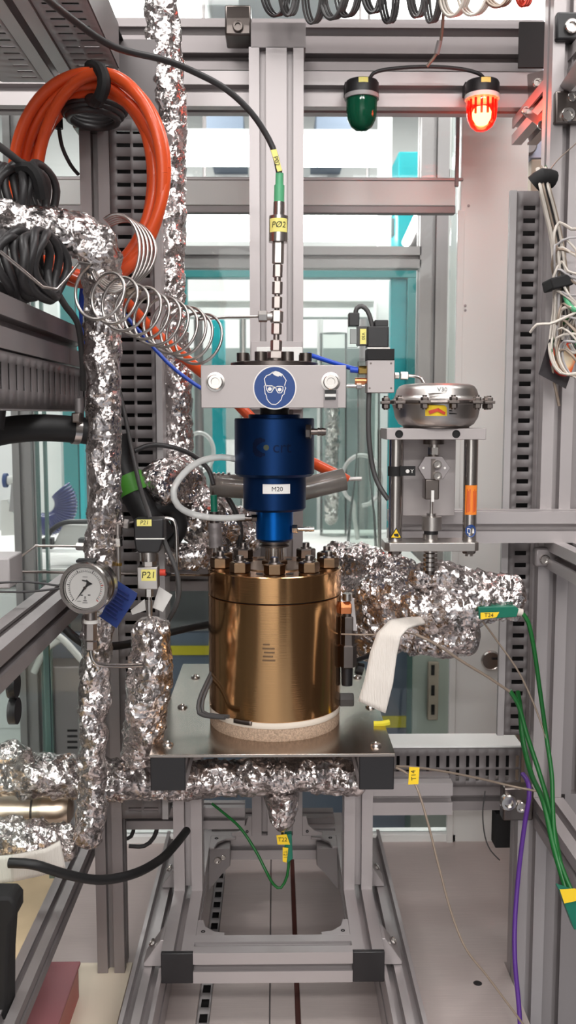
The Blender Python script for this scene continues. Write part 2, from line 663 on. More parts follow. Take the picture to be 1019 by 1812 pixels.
def foil_geo(pts, radii, amp=1.0, seed=1, res=0.0027, cell=0.017, flat=1.0):
    P = catmull([V(p) for p in pts], res)
    R = np.interp(np.linspace(0, 1, len(P)), np.linspace(0, 1, len(radii)), radii)
    # close the ends over a few rings
    t = [(P[min(i + 1, len(P) - 1)] - P[max(i - 1, 0)]).normalized() for i in range(len(P))]
    n = max(16, int(2 * math.pi * max(radii) / res))
    u = t[0].orthogonal().normalized()
    pos, nor = [], []
    for i, p in enumerate(P):
        u = (u - t[i] * u.dot(t[i])).normalized()
        v = t[i].cross(u)
        e = min(i, len(P) - 1 - i)
        r = R[i] * (1 if e >= 5 else math.sqrt(max(0.02, 1 - ((5 - e) / 5.0) ** 2)))
        for k in range(n):
            a = 2 * math.pi * k / n
            d = u * math.cos(a) + v * math.sin(a)
            nor.append(tuple(d))
            pos.append(tuple(p + d * r))
    pos, nor = np.array(pos), np.array(nor)
    warp = np.stack([facets(pos + 7.7 * i, cell * 1.6, seed + 40 + i) for i in range(3)], 1) * cell * .9
    h = facets(pos + warp, cell * 1.5, seed, 14) * 0.0056 * amp + facets(pos * np.array([1, 1, .7]) + 3.3 + warp, cell * 0.55, seed + 20, 11) * 0.0023 * amp
    pos = pos + nor * h[:, None]
    fs = []
    for i in range(len(P) - 1):
        for k in range(n):
            k2 = (k + 1) % n
            fs.append((i * n + k, i * n + k2, (i + 1) * n + k2, (i + 1) * n + k))
    fs.append(tuple(range(n))[::-1])
    m = (len(P) - 1) * n
    fs.append(tuple(range(m, m + n)))
    return [tuple(x) for x in pos], fs


def foil(name, label, pts, radii_px, amp=1.0, seed=1, cat='pipe', parent=None, cell=0.017, group=None):
    P = [q(*p) for p in pts]
    R = [mm(r, p) for r, p in zip(radii_px, P)]
    vs, fs = foil_geo(P, R, amp, seed, cell=cell)
    return link(name, vs, fs, FOIL, parent, label, cat if parent is None else None, group, sharp=40)


def screw(parent, c, ax, r, m=STEEL, name='bolt', h=None):
    c, ax = V(c), V(ax).normalized()
    h = h or r * 0.7
    mb = MB().lathe(c, ax, [(r, 0), (r, h * 0.75), (r * 0.86, h), (r * 0.55, h), (r * 0.5, h * 0.4), (1e-5, h * 0.4)], 18)
    return mb.build(name, m, parent)


Xv, Yv, Zv = V((1, 0, 0)), V((0, 1, 0)), V((0, 0, 1))

# ================================================================== SETTING
RX0, RX1, RY0, RY1, RZ0, RZ1 = -2.6, 2.6, -4.5, 5.4, -0.65, 2.75
MB().box((RX0, RY0, RZ0 - 0.05), (RX1, RY1, RZ0)).build('floor', LABF, kind='structure')
MB().box((RX0, RY0, RZ1), (RX1, RY1, RZ1 + 0.05)).build('ceiling', LABC, kind='structure')
MB().box((RX0, RY1, RZ0), (RX1, RY1 + 0.05, RZ1)).build('wall_back', LABW, kind='structure')
MB().box((RX0 - 0.05, RY0, RZ0), (RX0, RY1, RZ1)).build('wall_left', LABD, kind='structure')
MB().box((RX1, RY0, RZ0), (RX1 + 0.05, RY1, RZ1)).build('wall_right', LABD, kind='structure')
MB().box((RX0, RY0 - 0.05, RZ0), (RX1, RY0, RZ1)).build('wall_front', LABW, kind='structure')
LAMPN = ['flat ceiling light over the %s %s of the lab' % (b, a) for b in ('aisle before the rig,', 'front end, added for lower-angle light,', 'space just before the rig,', 'rig, added to light its top,', 'worktop,', 'far end,') for a in ('left side', 'right side')]
for i, (x, y, z, sx, sy, pw) in enumerate(CEIL):
    t = thing('ceiling_light', LAMPN[i], 'light', (x, y, z), 'ceiling lights of the lab')
    MB().box((x - sx / 2 - .02, y - sy / 2 - .02, z), (x + sx / 2 + .02, y + sy / 2 + .02, RZ1)).build('housing', WHITEP, t)
    MB().box((x - sx / 2, y - sy / 2, z - .012), (x + sx / 2, y + sy / 2, z)).build('diffuser', LAMPC, t)

for x0, x1, y0, y1, hh, lab in ((-2.58, -2.05, -2.5, 1.2, 1.5, 'unseen dark cabinet added at the left wall to darken metal reflections'), (2.0, 2.58, -2.5, 1.2, 1.5, 'unseen dark cabinet added at the right wall to darken metal reflections'),
                                (0.65, 1.95, -4.48, -4.0, 1.35, 'unseen dark cabinet added opposite the rig to darken metal reflections')):
    t = thing('added_dark_cabinet', lab, 'cabinet', ((x0 + x1) / 2, (y0 + y1) / 2, RZ0))  # dark cabinets added unseen so the vessel reflects dark bands at its sides
    MB().box((x0, y0, RZ0), (x1, y1, hh)).build('case', LABD, t, bevel=.004)
    L = max(x1 - x0, y1 - y0)
    for k in range(4):
        f0, f1 = (k + .04) / 4, (k + .96) / 4
        if x1 - x0 > y1 - y0:
            MB().box((x0 + L * f0, y1, RZ0 + .1), (x0 + L * f1, y1 + .015, hh - .05)).build('dark_front', DARKD, t, bevel=.002)
        else:
            xf = x1 if x0 < 0 else x0 - .015
            MB().box((xf, y0 + L * f0, RZ0 + .1), (xf + .015, y0 + L * f1, hh - .05)).build('dark_front', DARKD, t, bevel=.002)

# rig platform: floor planks with slots between them
fl = setting('floor')
YB = 1.875
FX = [-0.62, -0.30, -0.147, -0.0128, 0.0325, 0.365]
f0 = [(-0.75, -0.118), (-0.098, -0.0105), (-0.0085, 0.0285)]
MB().prism([(.0365, .55, -.022), (.3715, .55, -.022), (.3715, 1.43, -.022), (.60, 1.43, -.022), (.60, YB, -.022), (.0365, YB, -.022)], (0, 0, .022)).build('floor_plank', FLOORM, fl, bevel=0.0008)
for a, b in f0:
    MB().box((a, 0.55, -0.022), (b, YB, 0)).build('floor_plank', FLOORM, fl, bevel=0.0008)
mb = MB()                                            # perforated strip in the left slot
holes = [(0.004, 0.02 + 0.036 * i, 0.016, 0.02 + 0.036 * i + 0.022) for i in range(36)]
slotted(mb, (-0.118, 0.55, -0.006), Xv, Yv, 0.020, YB - 0.55, holes)
mb.build('perforated_strip', DUCTL, fl, solid=0.002)
MB().box((-0.118, 0.55, -0.022), (-0.098, YB, -0.020)).build('slot_lining', DARKV, fl)
MB().box((0.0285, 0.55, -0.022), (0.0365, YB, -0.012)).build('slot_lining', SLOTR, fl)
MB().box((-0.0105, 0.55, -0.022), (-0.0085, YB, -0.004)).build('slot_lining', DUCT, fl)
c = qz(845, 1740, 0)
MB().lathe((c.x, c.y, 0.0), Zv, [(0.007, 0.0002), (0.006, 0.0008), (0.001, 0.001)], 12).build('drain_plug', DARKV, fl)

# ------------------------------------------------ cabinet wall behind the rig: white door frame and panes
YD = 1.86
door = setting('door_1', (0, YD, 0))
yq = lambda x, y: q(x, y, YD)


def dbox(x0, y0, x1, y1, name, m, parent, dy=0.0, th=0.035, bevel=0.0015):
    return MB().pbox(x0, y0, x1, y1, YD + dy, th).build(name, m, parent, bevel=bevel)


dbox(806, 150, 921, 1520, 'door_stile', WHITEP, door)
dbox(806, 186, 813, 330, 'pane_gasket', ALUD, door, -0.004, 0.006)
dbox(800, 372, 812, 1505, 'pane_gasket', WHITEP, door, -0.004, 0.006)
dbox(-420, 312, 806, 362, 'door_rail', WHITEP, door)
dbox(-420, 362, 806, 376, 'pane_gasket', ALUD, door, 0.004, 0.02)
dbox(-420, 312, 820, 318, 'pane_gasket', ALU, door, -0.003, 0.006)
dbox(-420, 150, 806, 190, 'door_rail', WHITEP, door)
dbox(-420, 1480, 806, 1530, 'door_rail', WHITEP, door)
dbox(-420, 376, 800, 1480, 'window_pane', GLASS, door, 0.012, 0.005, 0)
dbox(-420, 190, 806, 312, 'window_pane', GLASS, door, 0.012, 0.005, 0)
dbox(-420, -260, 806, 150, 'window_pane', GLASS, door, 0.012, 0.005, 0)
dbox(-420, -330, 921, -250, 'door_rail', WHITEP, door)
c = yq(868, 1168)
t = MB().lathe(c, -Yv, [(0.0205, 0), (0.0205, 0.005), (0.018, 0.008), (0.017, 0.006), (1e-4, 0.006)], 28).build('lock_cover', STEEL, door)
MB().box(c + V((0.001, -0.0088, 0.003)), c + V((0.013, -0.006, 0.0065))).build('lock_slot', BLACK, t)
for x, y in ((829, 364), (823, 541), (823, 549), (803, 1206)):
    MB().lathe(yq(x, y), -Yv, [(0.0028, 0), (0.002, 0.002), (1e-4, 0.0022)], 10).build('door_screw', ALU, door)
# neighbouring narrow panels right of the door
side = setting('wall_right', (0.6, YD, 0))
dbox(924, 282, 1100, 1520, 'wall_panel', BEIGE, side, 0.03)
dbox(924, 120, 1100, 280, 'wall_panel', FROST, side, 0.03)
c = q(935, 258, YD + .02)
MB().lathe(c, -Yv, [(0.0165, -.01), (0.0165, 0.003), (0.014, 0.005), (1e-4, 0.004)], 24).build('round_port', ALUD, side)
MB().box((0.50, 1.50, RZ0), (1.0, 1.515, 1.5)).build('trim_1', BROWN, kind='structure')

# ------------------------------------------------ second cabinet and the lab behind the panes
cab = thing('lab_cabinet', 'grey aluminium framed cabinet seen through the panes, behind the rig', 'cabinet', (0, 2.4, RZ0))
mb = alu(MB(), q(-500, 433, 2.4), q(745, 474, 2.4) + V((0, .045, 0)), 'X'); mb.build('top_beam', ALU, cab)
a, b = q(741, 600, 2.4), q(790, 600, 2.4)
alu(MB(), (a.x, 2.4, RZ0), (b.x, 2.46, 1.75), 'Z').build('post', ALU, cab)
a = q(45, 800, 2.08)
alu(MB(), (a.x - .03, 2.08, RZ0), (a.x + .012, 2.12, 1.75), 'Z').build('post', ALUD, cab)
a = q(790, 600, 2.4)
MB().box((a.x + .01, 2.42, RZ0), (a.x + .055, 2.43, 1.75)).build('side_pane', GLASS, cab)
MB().box((a.x + .055, 2.4, RZ0), (a.x + .062, 2.44, 1.75)).build('pane_edge', GLASSE, cab)
for x in (62, 76):
    a = q(x, 800, 2.08)
    MB().box((a.x, 2.08, RZ0), (a.x + .006, 2.095, 1.6)).build('pane_edge', GLASSE, cab)

fr = thing('teal_door_frame', 'teal painted door frame seen through the cabinet panes', 'frame', (0, 2.9, RZ0))
MB().pbox(318, 476, 737, 491, 2.9, .05).build('head', TEALD, fr, bevel=.002)
a, b, cc = q(691, 700, 2.9), q(719, 700, 2.9), q(737, 700, 2.9)
zt = q(500, 491, 2.9).z
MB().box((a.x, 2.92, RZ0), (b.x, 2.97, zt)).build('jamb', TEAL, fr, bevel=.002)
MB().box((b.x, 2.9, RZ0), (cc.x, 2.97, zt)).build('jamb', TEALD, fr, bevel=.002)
a, b = q(318, 700, 2.9), q(332, 700, 2.9)
MB().box((a.x, 2.9, RZ0), (b.x, 2.95, zt)).build('jamb', TEALD, fr, bevel=.002)
a, b = q(375, 700, 3.3), q(398, 700, 3.3)
MB().box((a.x, 3.3, RZ0), (b.x, 3.36, q(0, 565, 3.3).z)).build('teal_post', TEAL, label='slim bright teal post standing behind left half of the teal frame', cat='post', bevel=.002)
a, b = q(112, 800, 2.9), q(138, 800, 2.9)
z1 = q(0, 640, 2.9).z + .3
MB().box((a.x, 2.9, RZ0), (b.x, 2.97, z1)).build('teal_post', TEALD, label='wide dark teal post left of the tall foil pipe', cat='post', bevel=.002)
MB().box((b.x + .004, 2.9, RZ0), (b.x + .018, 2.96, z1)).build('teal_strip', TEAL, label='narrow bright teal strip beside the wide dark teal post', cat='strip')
a, b = q(60, 800, 3.0), q(108, 800, 3.0)
MB().box((a.x, 3.0, RZ0), (b.x, 3.06, z1)).build('white_screen', WHITEP, label='tall white screen left of the dark teal post', cat='screen')
a, b = q(142, 800, 3.1), q(185, 800, 3.1)
MB().box((a.x, 3.1, RZ0), (b.x, 3.15, z1)).build('white_screen', WHITEP, label='narrow white screen between teal strip and foil pipe', cat='screen')
a, b = q(705, 300, 3.4), q(742, 268, 3.4)
MB().box((a.x, 3.4, RZ0), (b.x, 3.6, b.z)).build('teal_column', TEAL, label='broad teal column behind the upper right window panes', cat='column', bevel=.004)
t = thing('slanted_lamp', 'thin slanted fluorescent lamp near the right corner of the big pane', 'lamp', q(730, 405, 2.7))
p0, p1 = q(718, 430, 2.75), q(745, 372, 2.6)
MB().cyl(p0, p1, .012, n=14).build('tube', LAMPW, t)
MB().cyl(p0 + V((.022, .02, 0)), p1 + V((.022, .02, 0)), .016, n=8).build('housing', ALUD, t)
# white cross beam and luminaires
alu(MB(), q(330, 516, 3.15), q(662, 561, 3.15) + V((0, .08, 0)), 'X', k=.09).build('white_beam', WHITEP, label='white horizontal beam inside the teal frame', cat='beam')
for x0, x1, y0, y1, Y, lab in ((322, 676, 238, 290, 3.3, 'long glaring fluorescent lamp behind the upper panes'),
                               (322, 690, 378, 424, 3.5, 'long glaring fluorescent lamp at the top of the big pane')):
    t = thing('fluorescent_lamp', lab, 'lamp', q((x0 + x1) / 2, y1, Y))
    MB().pbox(x0, y0, x1, y1, Y, .05).build('diffuser', LAMPW, t, bevel=.012)
    MB().pbox(x0 - 6, y0 - 10, x1 + 6, y0, Y - .01, .08).build('housing', WHITEP, t, bevel=.002)
    MB().pbox(x1, y0 + 8, x1 + 14, y1 - 8, Y, .05).build('end_fitting', ALUD, t, bevel=.002)
    for xx in (x0 + 40, x1 - 40):
        p_ = q(xx, y0 - 8, Y + .03)
        MB().cyl(p_, (p_.x, p_.y, RZ1), .006, n=8).build('suspension_rod', ALUD, t)
MB().pbox(560, 190, 622, 232, 4.6, .8).build('grey_box', BLUEG, label='blue grey box above the upper glaring lamp', cat='box')
MB().pbox(360, 195, 430, 232, 4.6, .8).build('grey_box', BLUEG, label='blue grey box left of the central post behind the upper pane', cat='box')
a, b = q(668, 600, 3.2), q(690, 600, 3.2)
MB().box((a.x, 3.2, RZ0), (b.x, 3.26, 1.9)).build('white_post', WHITEP, label='white post left of the right teal jamb', cat='post')
t = thing('gas_cylinder', 'slim polished steel cylinder behind the right end of the upper pane', 'cylinder', q(770, 312, 2.5))
p0, p1 = q(772, 306, 2.5), q(772, 170, 2.5)
MB().cyl(p0, p1, mm(17, p0), n=20).build('shell', STEEL, t)
MB().lathe(p0, Zv, [(mm(24, p0), -.012), (mm(24, p0), .006), (mm(18, p0), .014)], 20).build('foot', STEELD, t)
a, b = q(800, 600, 2.75), q(760, 600, 2.75)
MB().box((b.x - .01, 2.75, RZ0), (a.x + .03, 2.8, 1.8)).build('white_post', WHITEP, label='broad white post behind the right edge of the big pane', cat='post')
# dull far panel with pipes in front of it
MB().box((-0.62, 3.9, RZ0), (0.75, 3.95, 1.16)).build('grey_green_screen', GREYG, label='grey green screen behind the worktop', cat='screen')
for x, r, m, lab in ((430, 6, STEEL, 'thin steel pipe standing left behind the blue drive'), (566, 5, WHITEP, 'thin white pipe standing right behind the blue drive'),
                     (352, 8, ALUD, 'dull upright pipe behind the rear foil pipe'), (644, 9, ALU, 'upright grey pipe behind the grey solenoid block')):
    a = q(x, 700, 3.0)
    MB().cyl((a.x, 3.0, RZ0), (a.x, 3.0, q(x, 565, 3.0).z), mm(r, a), n=12).build('upright_pipe', m, label=lab, cat='pipe')
p0 = q(590, 950, 2.75)
t = thing('glass_column', 'tall clear glass column right of the blue drive', 'column', p0)
MB().cyl(p0, q(590, 590, 2.75), mm(24, p0), n=24).build('glass_wall', CLEAR, t)
vs, fs = foil_geo([q(585, 930, 2.75), q(588, 800, 2.75), q(586, 650, 2.75)], [mm(13, p0)] * 3, 1.2, 51, res=.006, cell=.03)
link('foil_filling', vs, fs, FOIL, t, sharp=40)
p0 = q(652, 950, 2.7)
MB().cyl(p0, q(652, 640, 2.7), mm(20, p0), n=24).build('glass_column', CLEAR, label='tall clear glass column behind the grey solenoid cable', cat='column')
MB().pbox(400, 778, 424, 850, 3.892, .01).build('white_notice', PAPER, label='white notice sheet left behind the blue drive', cat='notice')
for x, y, r, lab in ((352, 800, 26, 'clear looped hose hanging behind the left of the blue drive'), (640, 850, 34, 'clear looped hose hanging behind the valve cable')):
    p = q(x, y, 2.6)
    rr = mm(r, p)
    MB().tube([p + V((rr * math.cos(a), .02 * math.sin(a * .5), rr * 1.3 * math.sin(a))) for a in np.linspace(-1.57, 4.3, 14)] + [V((p.x - .02, p.y, .60)), V((p.x - .01, p.y, .537))], .006, 8).build('clear_hose', TUBECL, label=lab, cat='hose')
# bright worktop behind the door
tb = thing('worktop', 'bright white worktop behind the panes at vessel lid height', 'table', (0, 2.5, RZ0))
MB().box((-1.4, 2.15, .503), (0.355, 2.88, .53)).build('top', WHITE, tb, bevel=.002)
MB().box((-1.35, 2.2, RZ0), (0.35, 2.22, .365)).build('front_panel', BLUEG, tb)
MB().box((-.44, 2.195, .312), (0.24, 2.2, .334)).build('yellow_stripe', YTAPE, tb)
MB().box((.25, 2.195, .13), (0.35, 2.2, .158)).build('yellow_stripe', YTAPE, tb)
for x in (-1.3, -.55, .1, .3):
    alu(MB(), (x, 2.22, RZ0), (x + .045, 2.265, .503), 'Z').build('leg', TEALD if x in (-.55, .1) else ALUD, tb)
MB().box((-1.35, 2.8, RZ0), (0.35, 2.82, .5)).build('rear_panel', LABW, tb)
t = thing('added_pale_unit', 'added pale unit brightening the area under the worktop at far left', 'cabinet', (-.9, 2.18, RZ0))  # pale unit added to brighten the area seen under the worktop
MB().box((-1.3, 2.15, RZ0), (-.54, 2.19, .48)).build('case', WHITEP, t, bevel=.003)
for k in range(3):
    MB().box((-1.28, 2.14, RZ0 + .08 + .36 * k), (-.56, 2.15, RZ0 + .40 + .36 * k)).build('pale_front', WHITEP, t, bevel=.003)
a, b = q(729, 1165, 2.10), q(801, 1165, 2.10)
t = thing('pale_cupboard', 'pale green grey cupboard behind the low right of the door pane', 'cupboard', (a.x, 2.1, RZ0))
MB().box((a.x, 2.10, RZ0), (b.x, 2.13, .49)).build('case', mat('pale_green_grey', srgb(176, 184, 174), 0, .5), t, bevel=.003)
MB().box((a.x - .012, 2.095, RZ0), (a.x, 2.10, .49)).build('case_edge', GLASSE, t)
hd_ = MB().pbox(757, 1172, 776, 1275, 2.085, .012).build('slot_plate', BEIGE, t, bevel=.003)
for y in (1186, 1222, 1256):
    MB().pbox(763, y - 9, 769, y + 9, 2.083, .003).build('slot', BLACKM, hd_)
t = thing('control_box', 'pale grey control box with vents behind the left foil pipe', 'box', q(105, 1340, 2.1))
b_ = MB().pbox(74, 1180, 148, 1480, 2.1, .08); b_.build('case', ALUD, t, bevel=.003)
for i in range(4):
    MB().pbox(119, 1291 + i * 10, 137, 1295 + i * 10, 2.099, .002).build('vent_slot', BLACKM, t)
cable('white_hose', 'white hose crossing behind the pressure gauge stem', [(60, 1190, 2.05), (80, 1150, 2.05), (108, 1130, 2.05)], .008, WHITE, 'hose')
cable('white_hose', 'white hose running down behind the gauge to the left foil pipe', [(92, 1118, 2.04), (115, 1135, 2.04), (142, 1165, 2.04), (165, 1190, 2.04)], .008, WHITE, 'hose')
# blue spiral hose and white gun at far left
pts = []
for i in range(241):
    a = i / 240
    th = -1.9 + a * 2.6
    c = q(80, 905, 2.45) + V((math.cos(th) * .055 - .0, 0, math.sin(th) * .055 + .02))
    rad = V((math.cos(th), 0, math.sin(th)))
    k = a * 24 * 2 * math.pi
    pts.append(c + rad * (.028 * math.cos(k)) + Yv * (.028 * math.sin(k)))
MB().tube(pts, .0036, 6, smooth=False).build('spiral_hose', BLUES, label='navy blue spiral hose fanned out behind the left glass', cat='hose', sharp=60)
t = thing('spray_gun', 'white spray gun with blue knob at the far left', 'gun', q(20, 950, 2.3))
MB().cyl(q(14, 850, 2.3), q(44, 850, 2.3), .011, n=16).build('barrel', WHITE, t)
MB().cyl(q(7, 850, 2.3), q(13, 850, 2.3), .018, n=20).build('knob', SIGNB, t)
MB().prism([q(20, 855, 2.29), q(30, 855, 2.29), q(28, 905, 2.29), q(16, 905, 2.29)], (0, .02, 0)).build('grip', DUCTL, t)
MB().prism([q(2, 885, 2.3), q(12, 884, 2.3), q(42, 946, 2.3), q(2, 948, 2.3)], (0, .03, 0)).build('stand', WHITE, t)
t = thing('white_case', 'white case with black carrying handle standing on worktop at left', 'case', q(120, 970, 2.2))
MB().prism([q(112, 928, 2.2), q(165, 928, 2.25), q(150, 968, 2.2), q(92, 968, 2.2)], (0, .05, 0)).build('body', WHITE, t, bevel=.003)
MB().tube([q(82, 955, 2.19), q(90, 940, 2.19), q(114, 925, 2.19), q(155, 923, 2.19)], .006, 8).build('handle', BLACK, t)
MB().pbox(73, 953, 92, 972, 2.18, .03).build('handle_foot', BLACK, t, bevel=.002)
MB().pbox(138, 953, 156, 972, 2.18, .03).build('handle_foot', BLACK, t, bevel=.002)
t = thing('clear_vessel', 'clear beaker like vessel with steel rod right of the worktop', 'vessel', q(648, 985, 2.3))
p0 = q(640, 985, 2.3)
MB().lathe(p0, Zv, [(.04, 0), (.034, .1), (.02, .2), (.016, .26)], 24, cap=False).build('glass_wall', CLEAR, t)
MB().cyl(q(671, 985, 2.3), q(671, 760, 2.3), .005, n=10).build('rod', STEEL, t)

# ================================================================== RACK (aluminium profiles, cable ducts)
rack = thing('rack_frame', 'tall aluminium profile rack around the whole rig', 'frame', (0, 1.4, 0))
LX0, LX1, LY = -0.283, -0.240, 1.40
alu(MB(), (LX0, LY, 0.0045), (LX1, LY + .043, 1.36), 'Z', k=.043).build('post', ALUD, rack)
RXa, RYa = 0.380, 1.37
for xs, za_, zb_ in ((.372, RZ0, .303), (.392, .303, 1.62)):
    alu(MB(), (xs, RYa, za_), (xs + .045, RYa + .045, zb_), 'Z').build('post', ALU, rack)
    alu(MB(), (xs + .047, RYa + .012, za_), (xs + .137, RYa + .057, zb_), 'Z', 2, 1).build('post', ALUD, rack)
# central post and top beams
CX0, CX1, CY = -0.0425, 0.0475, 1.60
alu(MB(), (CX0, CY, .137), (CX1, CY + .045, H + .60 * 1.0), 'Z', 2, 1).build('centre_post', ALU, rack)
z0, z1 = q(700, 189, 1.66).z, q(700, 127, 1.66).z
alu(MB(), (-.75, 1.66, z0), (.47, 1.715, z1), 'X', k=.055).build('top_beam', ALU, rack)
z0, z1 = q(700, 125, 1.70).z, q(700, 34, 1.70).z
alu(MB(), (-.75, 1.70, z0), (.47, 1.79, z1), 'X', 2, 2, k=.06).build('top_beam', ALUD, rack)
MB().pbox(444, 84, 541, 40, 1.60, .09).build('post_head', ALUD, rack)
# Y-direction rails at the left, three heights, and at the right
za = q(115, 130, 1.4)
alu(MB(), (-.338, .35, 1.372), (-.2905, 1.445, 1.42), 'Y', k=.046).build('side_rail', ALU, rack)
alu(MB(), (-.335, .45, .955), (-.283, 1.44, 1.012), 'Y', k=.05).build('side_rail', ALUD, rack)
alu(MB(), (-.330, .45, .598), (-.285, 1.44, .643), 'Y').build('side_rail', ALUD, rack)
alu(MB(), (-.320, .45, .188), (-.288, 1.44, .220), 'Y', k=.032).build('side_rail', ALUD, rack)
alu(MB(), (.395, .55, .258), (.440, 1.369, .303), 'Y').build('side_rail', ALU, rack)
alu(MB(), (.400, .55, .66), (.445, 1.369, .703), 'Y').build('side_rail', ALU, rack)
alu(MB(), (.418, .55, 1.36), (.463, 1.70, 1.405), 'Y').build('side_rail', ALU, rack)
# horizontal profile at the right, carrying the valve
a, b = q(850, 906, 1.325), q(850, 961, 1.325)
alu(MB(), (.165, 1.325, b.z), (.56, 1.37, a.z), 'X').build('cross_rail', ALU, rack)
# low rails right of the frame, and behind left post
a, b = q(800, 1392, 1.50), q(800, 1434, 1.50)
alu(MB(), (.12, 1.50, b.z), (.41, 1.545, a.z), 'X', k=.042).build('cross_rail', ALUD, rack)
a, b = q(800, 1386, 1.42), q(800, 1442, 1.42)
alu(MB(), (.150, 1.42, b.z), (q(801, 1400, 1.42).x, 1.47, a.z), 'X').build('cross_rail', ALU, rack)
a, b = q(250, 1424, 1.5), q(250, 1440, 1.5)
alu(MB(), (-.29, 1.44, b.z), (-.05, 1.47, a.z + .02), 'X', k=.03).build('cross_rail', ALUD, rack)
a, b = q(300, 1000, 1.5), q(300, 1046, 1.5)
alu(MB(), (-.25, 1.50, b.z), (.0, 1.545, a.z), 'X').build('cross_rail', ALUD, rack)
# corner brackets
def angle_bracket(o, sx, m=ALUD, size=.045, parent=rack, u=Xv, v=-Zv, w_=Yv):
    """cast corner bracket: two flanges and a slanting web"""
    o = V(o); s = size; u = u * sx
    mb = MB()
    for d in (0.0, .036):
        mb.prism([o + w_ * d, o + w_ * d + u * s, o + w_ * d + u * s + v * .006, o + w_ * d + u * .006 + v * s, o + w_ * d + v * s], w_ * .004)
    mb.prism([o, o + u * s, o + u * s + v * .004, o + v * .004], w_ * .04)
    mb.prism([o, o + v * s, o + v * s + u * .004, o + u * .004], w_ * .04)
    return mb.build('corner_bracket', m, parent, bevel=.0006)
c = q(905, 1412, 1.36)
MB().box((c.x - .016, 1.345, c.z - .03), (c.x + .03, 1.369, c.z + .022)).build('corner_bracket', STEELD, rack, bevel=.003)
screw(rack, q(898, 1418, 1.345), -Yv, .0125, STEEL)
screw(rack, q(921, 1427, 1.345), -Yv, .0085, STEEL)
MB().pbox(877, 1440, 913, 1500, 1.50, .03).build('rail_cap', BLACKM, rack)
c = q(965, 985, 1.36)
MB().box((c.x - .018, 1.35, c.z - .014), (c.x + .022, 1.369, c.z + .014)).build('corner_bracket', ALUD, rack, bevel=.004)
screw(rack, q(963, 990, 1.35), -Yv, .0075, STEEL)
# top right joint brackets (beside the red beacon)
MB().pbox(918, 38, 970, 120, 1.655, .005).build('joint_plate', DARKV, rack, bevel=.001)
c0 = q(940, 126, 1.52)
MB().prism([q(934, 130, 1.62), q(995, 116, 1.44), q(993, 186, 1.44), q(936, 172, 1.62)], (0, .006, 0)).build('joint_plate', STEELD, rack, bevel=.0008)
MB().prism([q(938, 182, 1.60), q(993, 187, 1.43), q(975, 238, 1.45), q(922, 198, 1.63)], (0, .006, 0)).build('joint_plate', STEELD, rack, bevel=.0008)
MB().prism([q(936, 168, 1.612), q(993, 180, 1.436), q(993, 190, 1.425), q(938, 186, 1.598)], (0, .006, 0)).build('joint_plate', STEELD, rack)
for x, y, Y in ((949, 147, 1.570), (974, 133, 1.497), (930, 196, 1.60), (958, 222, 1.50)):
    screw(rack, q(x, y, Y), -Yv, .0068, STEEL)
MB().pbox(982, 160, 1040, 218, 1.36, .02).build('joint_plate', STEELD, rack, bevel=.003)
screw(rack, q(1004, 204, 1.36), -Yv, .010, STEEL)
screw(rack, q(1012, 172, 1.36), -Yv, .007, STEEL)
MB().pbox(985, 20, 1040, 70, 1.36, .02).build('joint_plate', BLACK, rack, bevel=.003)
screw(rack, q(1010, 48, 1.36), -Yv, .010, STEEL)
MB().prism([q(990, 155, 1.40), q(1080, 20, 1.0), q(1110, 50, 1.0), q(1004, 168, 1.40)], (.0, .02, .0)).build('corner_bracket', ALU, rack)
# joint at the top of the left post
MB().pbox(128, 208, 182, 226, 1.385, .05).build('joint_plate', STEELD, rack, bevel=.002)
screw(rack, q(156, 212, 1.385), -Yv, .007, STEEL)
screw(rack, q(188, 212, 1.39), -Yv, .007, BLACK)
MB().pbox(398, 8, 444, 62, 1.62, .06).build('joint_plate', STEELD, rack, bevel=.003)
screw(rack, q(421, 48, 1.62), -Yv, .009, STEELD)

# ------------------------------------------------ slotted cable ducts
def duct_thing(name, label, base):
    return thing(name, label, 'duct', base)


# vertical duct right of the left post
t = duct_thing('cable_duct', 'dark grey vertical slotted cable duct beside the left post', (-.2, 1.40, .3))
a, b = q(186, 300, 1.40), q(272, 300, 1.40)
U, z0, z1 = .063, .26, 1.31
x0 = -.2393
holes = []
n = int((z1 - z0) / .0185)
for i in range(n):
    zc = .012 + i * .0185
    holes += [(.010, zc, .030, zc + .0058), (.034, zc, .056, zc + .0058)]
slotted(MB(), (x0, 1.40, z0), Xv, Zv, U, z1 - z0, holes).build('front_face', DUCT, t, solid=.0018)
MB().box((x0, 1.401, z0), (x0 + .002, 1.46, z1)).build('side_face', DUCT, t)
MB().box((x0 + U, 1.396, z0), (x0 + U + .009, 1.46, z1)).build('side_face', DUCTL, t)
MB().box((x0, 1.458, z0), (x0 + U, 1.46, z1)).build('rear_face', BLACKM, t)
# vertical duct at the right
t = duct_thing('cable_duct', 'grey vertical slotted cable duct beside the right post', (.4, 1.42, .3))
a, b = q(921, 500, 1.42), q(966, 500, 1.42)
z0, z1 = q(930, 1300, 1.42).z, q(930, 338, 1.42).z
holes = []
n = int((z1 - z0) / .0185)
for i in range(n):
    zc = .008 + i * .0185
    holes.append((.011, zc, .029, zc + .007))
x0, U = .358, .044
slotted(MB(), (x0, 1.42, z0), Xv, Zv, U, z1 - z0, holes).build('front_face', DUCT, t, solid=.0018)
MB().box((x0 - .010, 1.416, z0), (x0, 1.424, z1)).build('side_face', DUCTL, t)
MB().box((x0, 1.445, z0), (x0 + U, 1.447, z1)).build('rear_face', BLACKM, t)
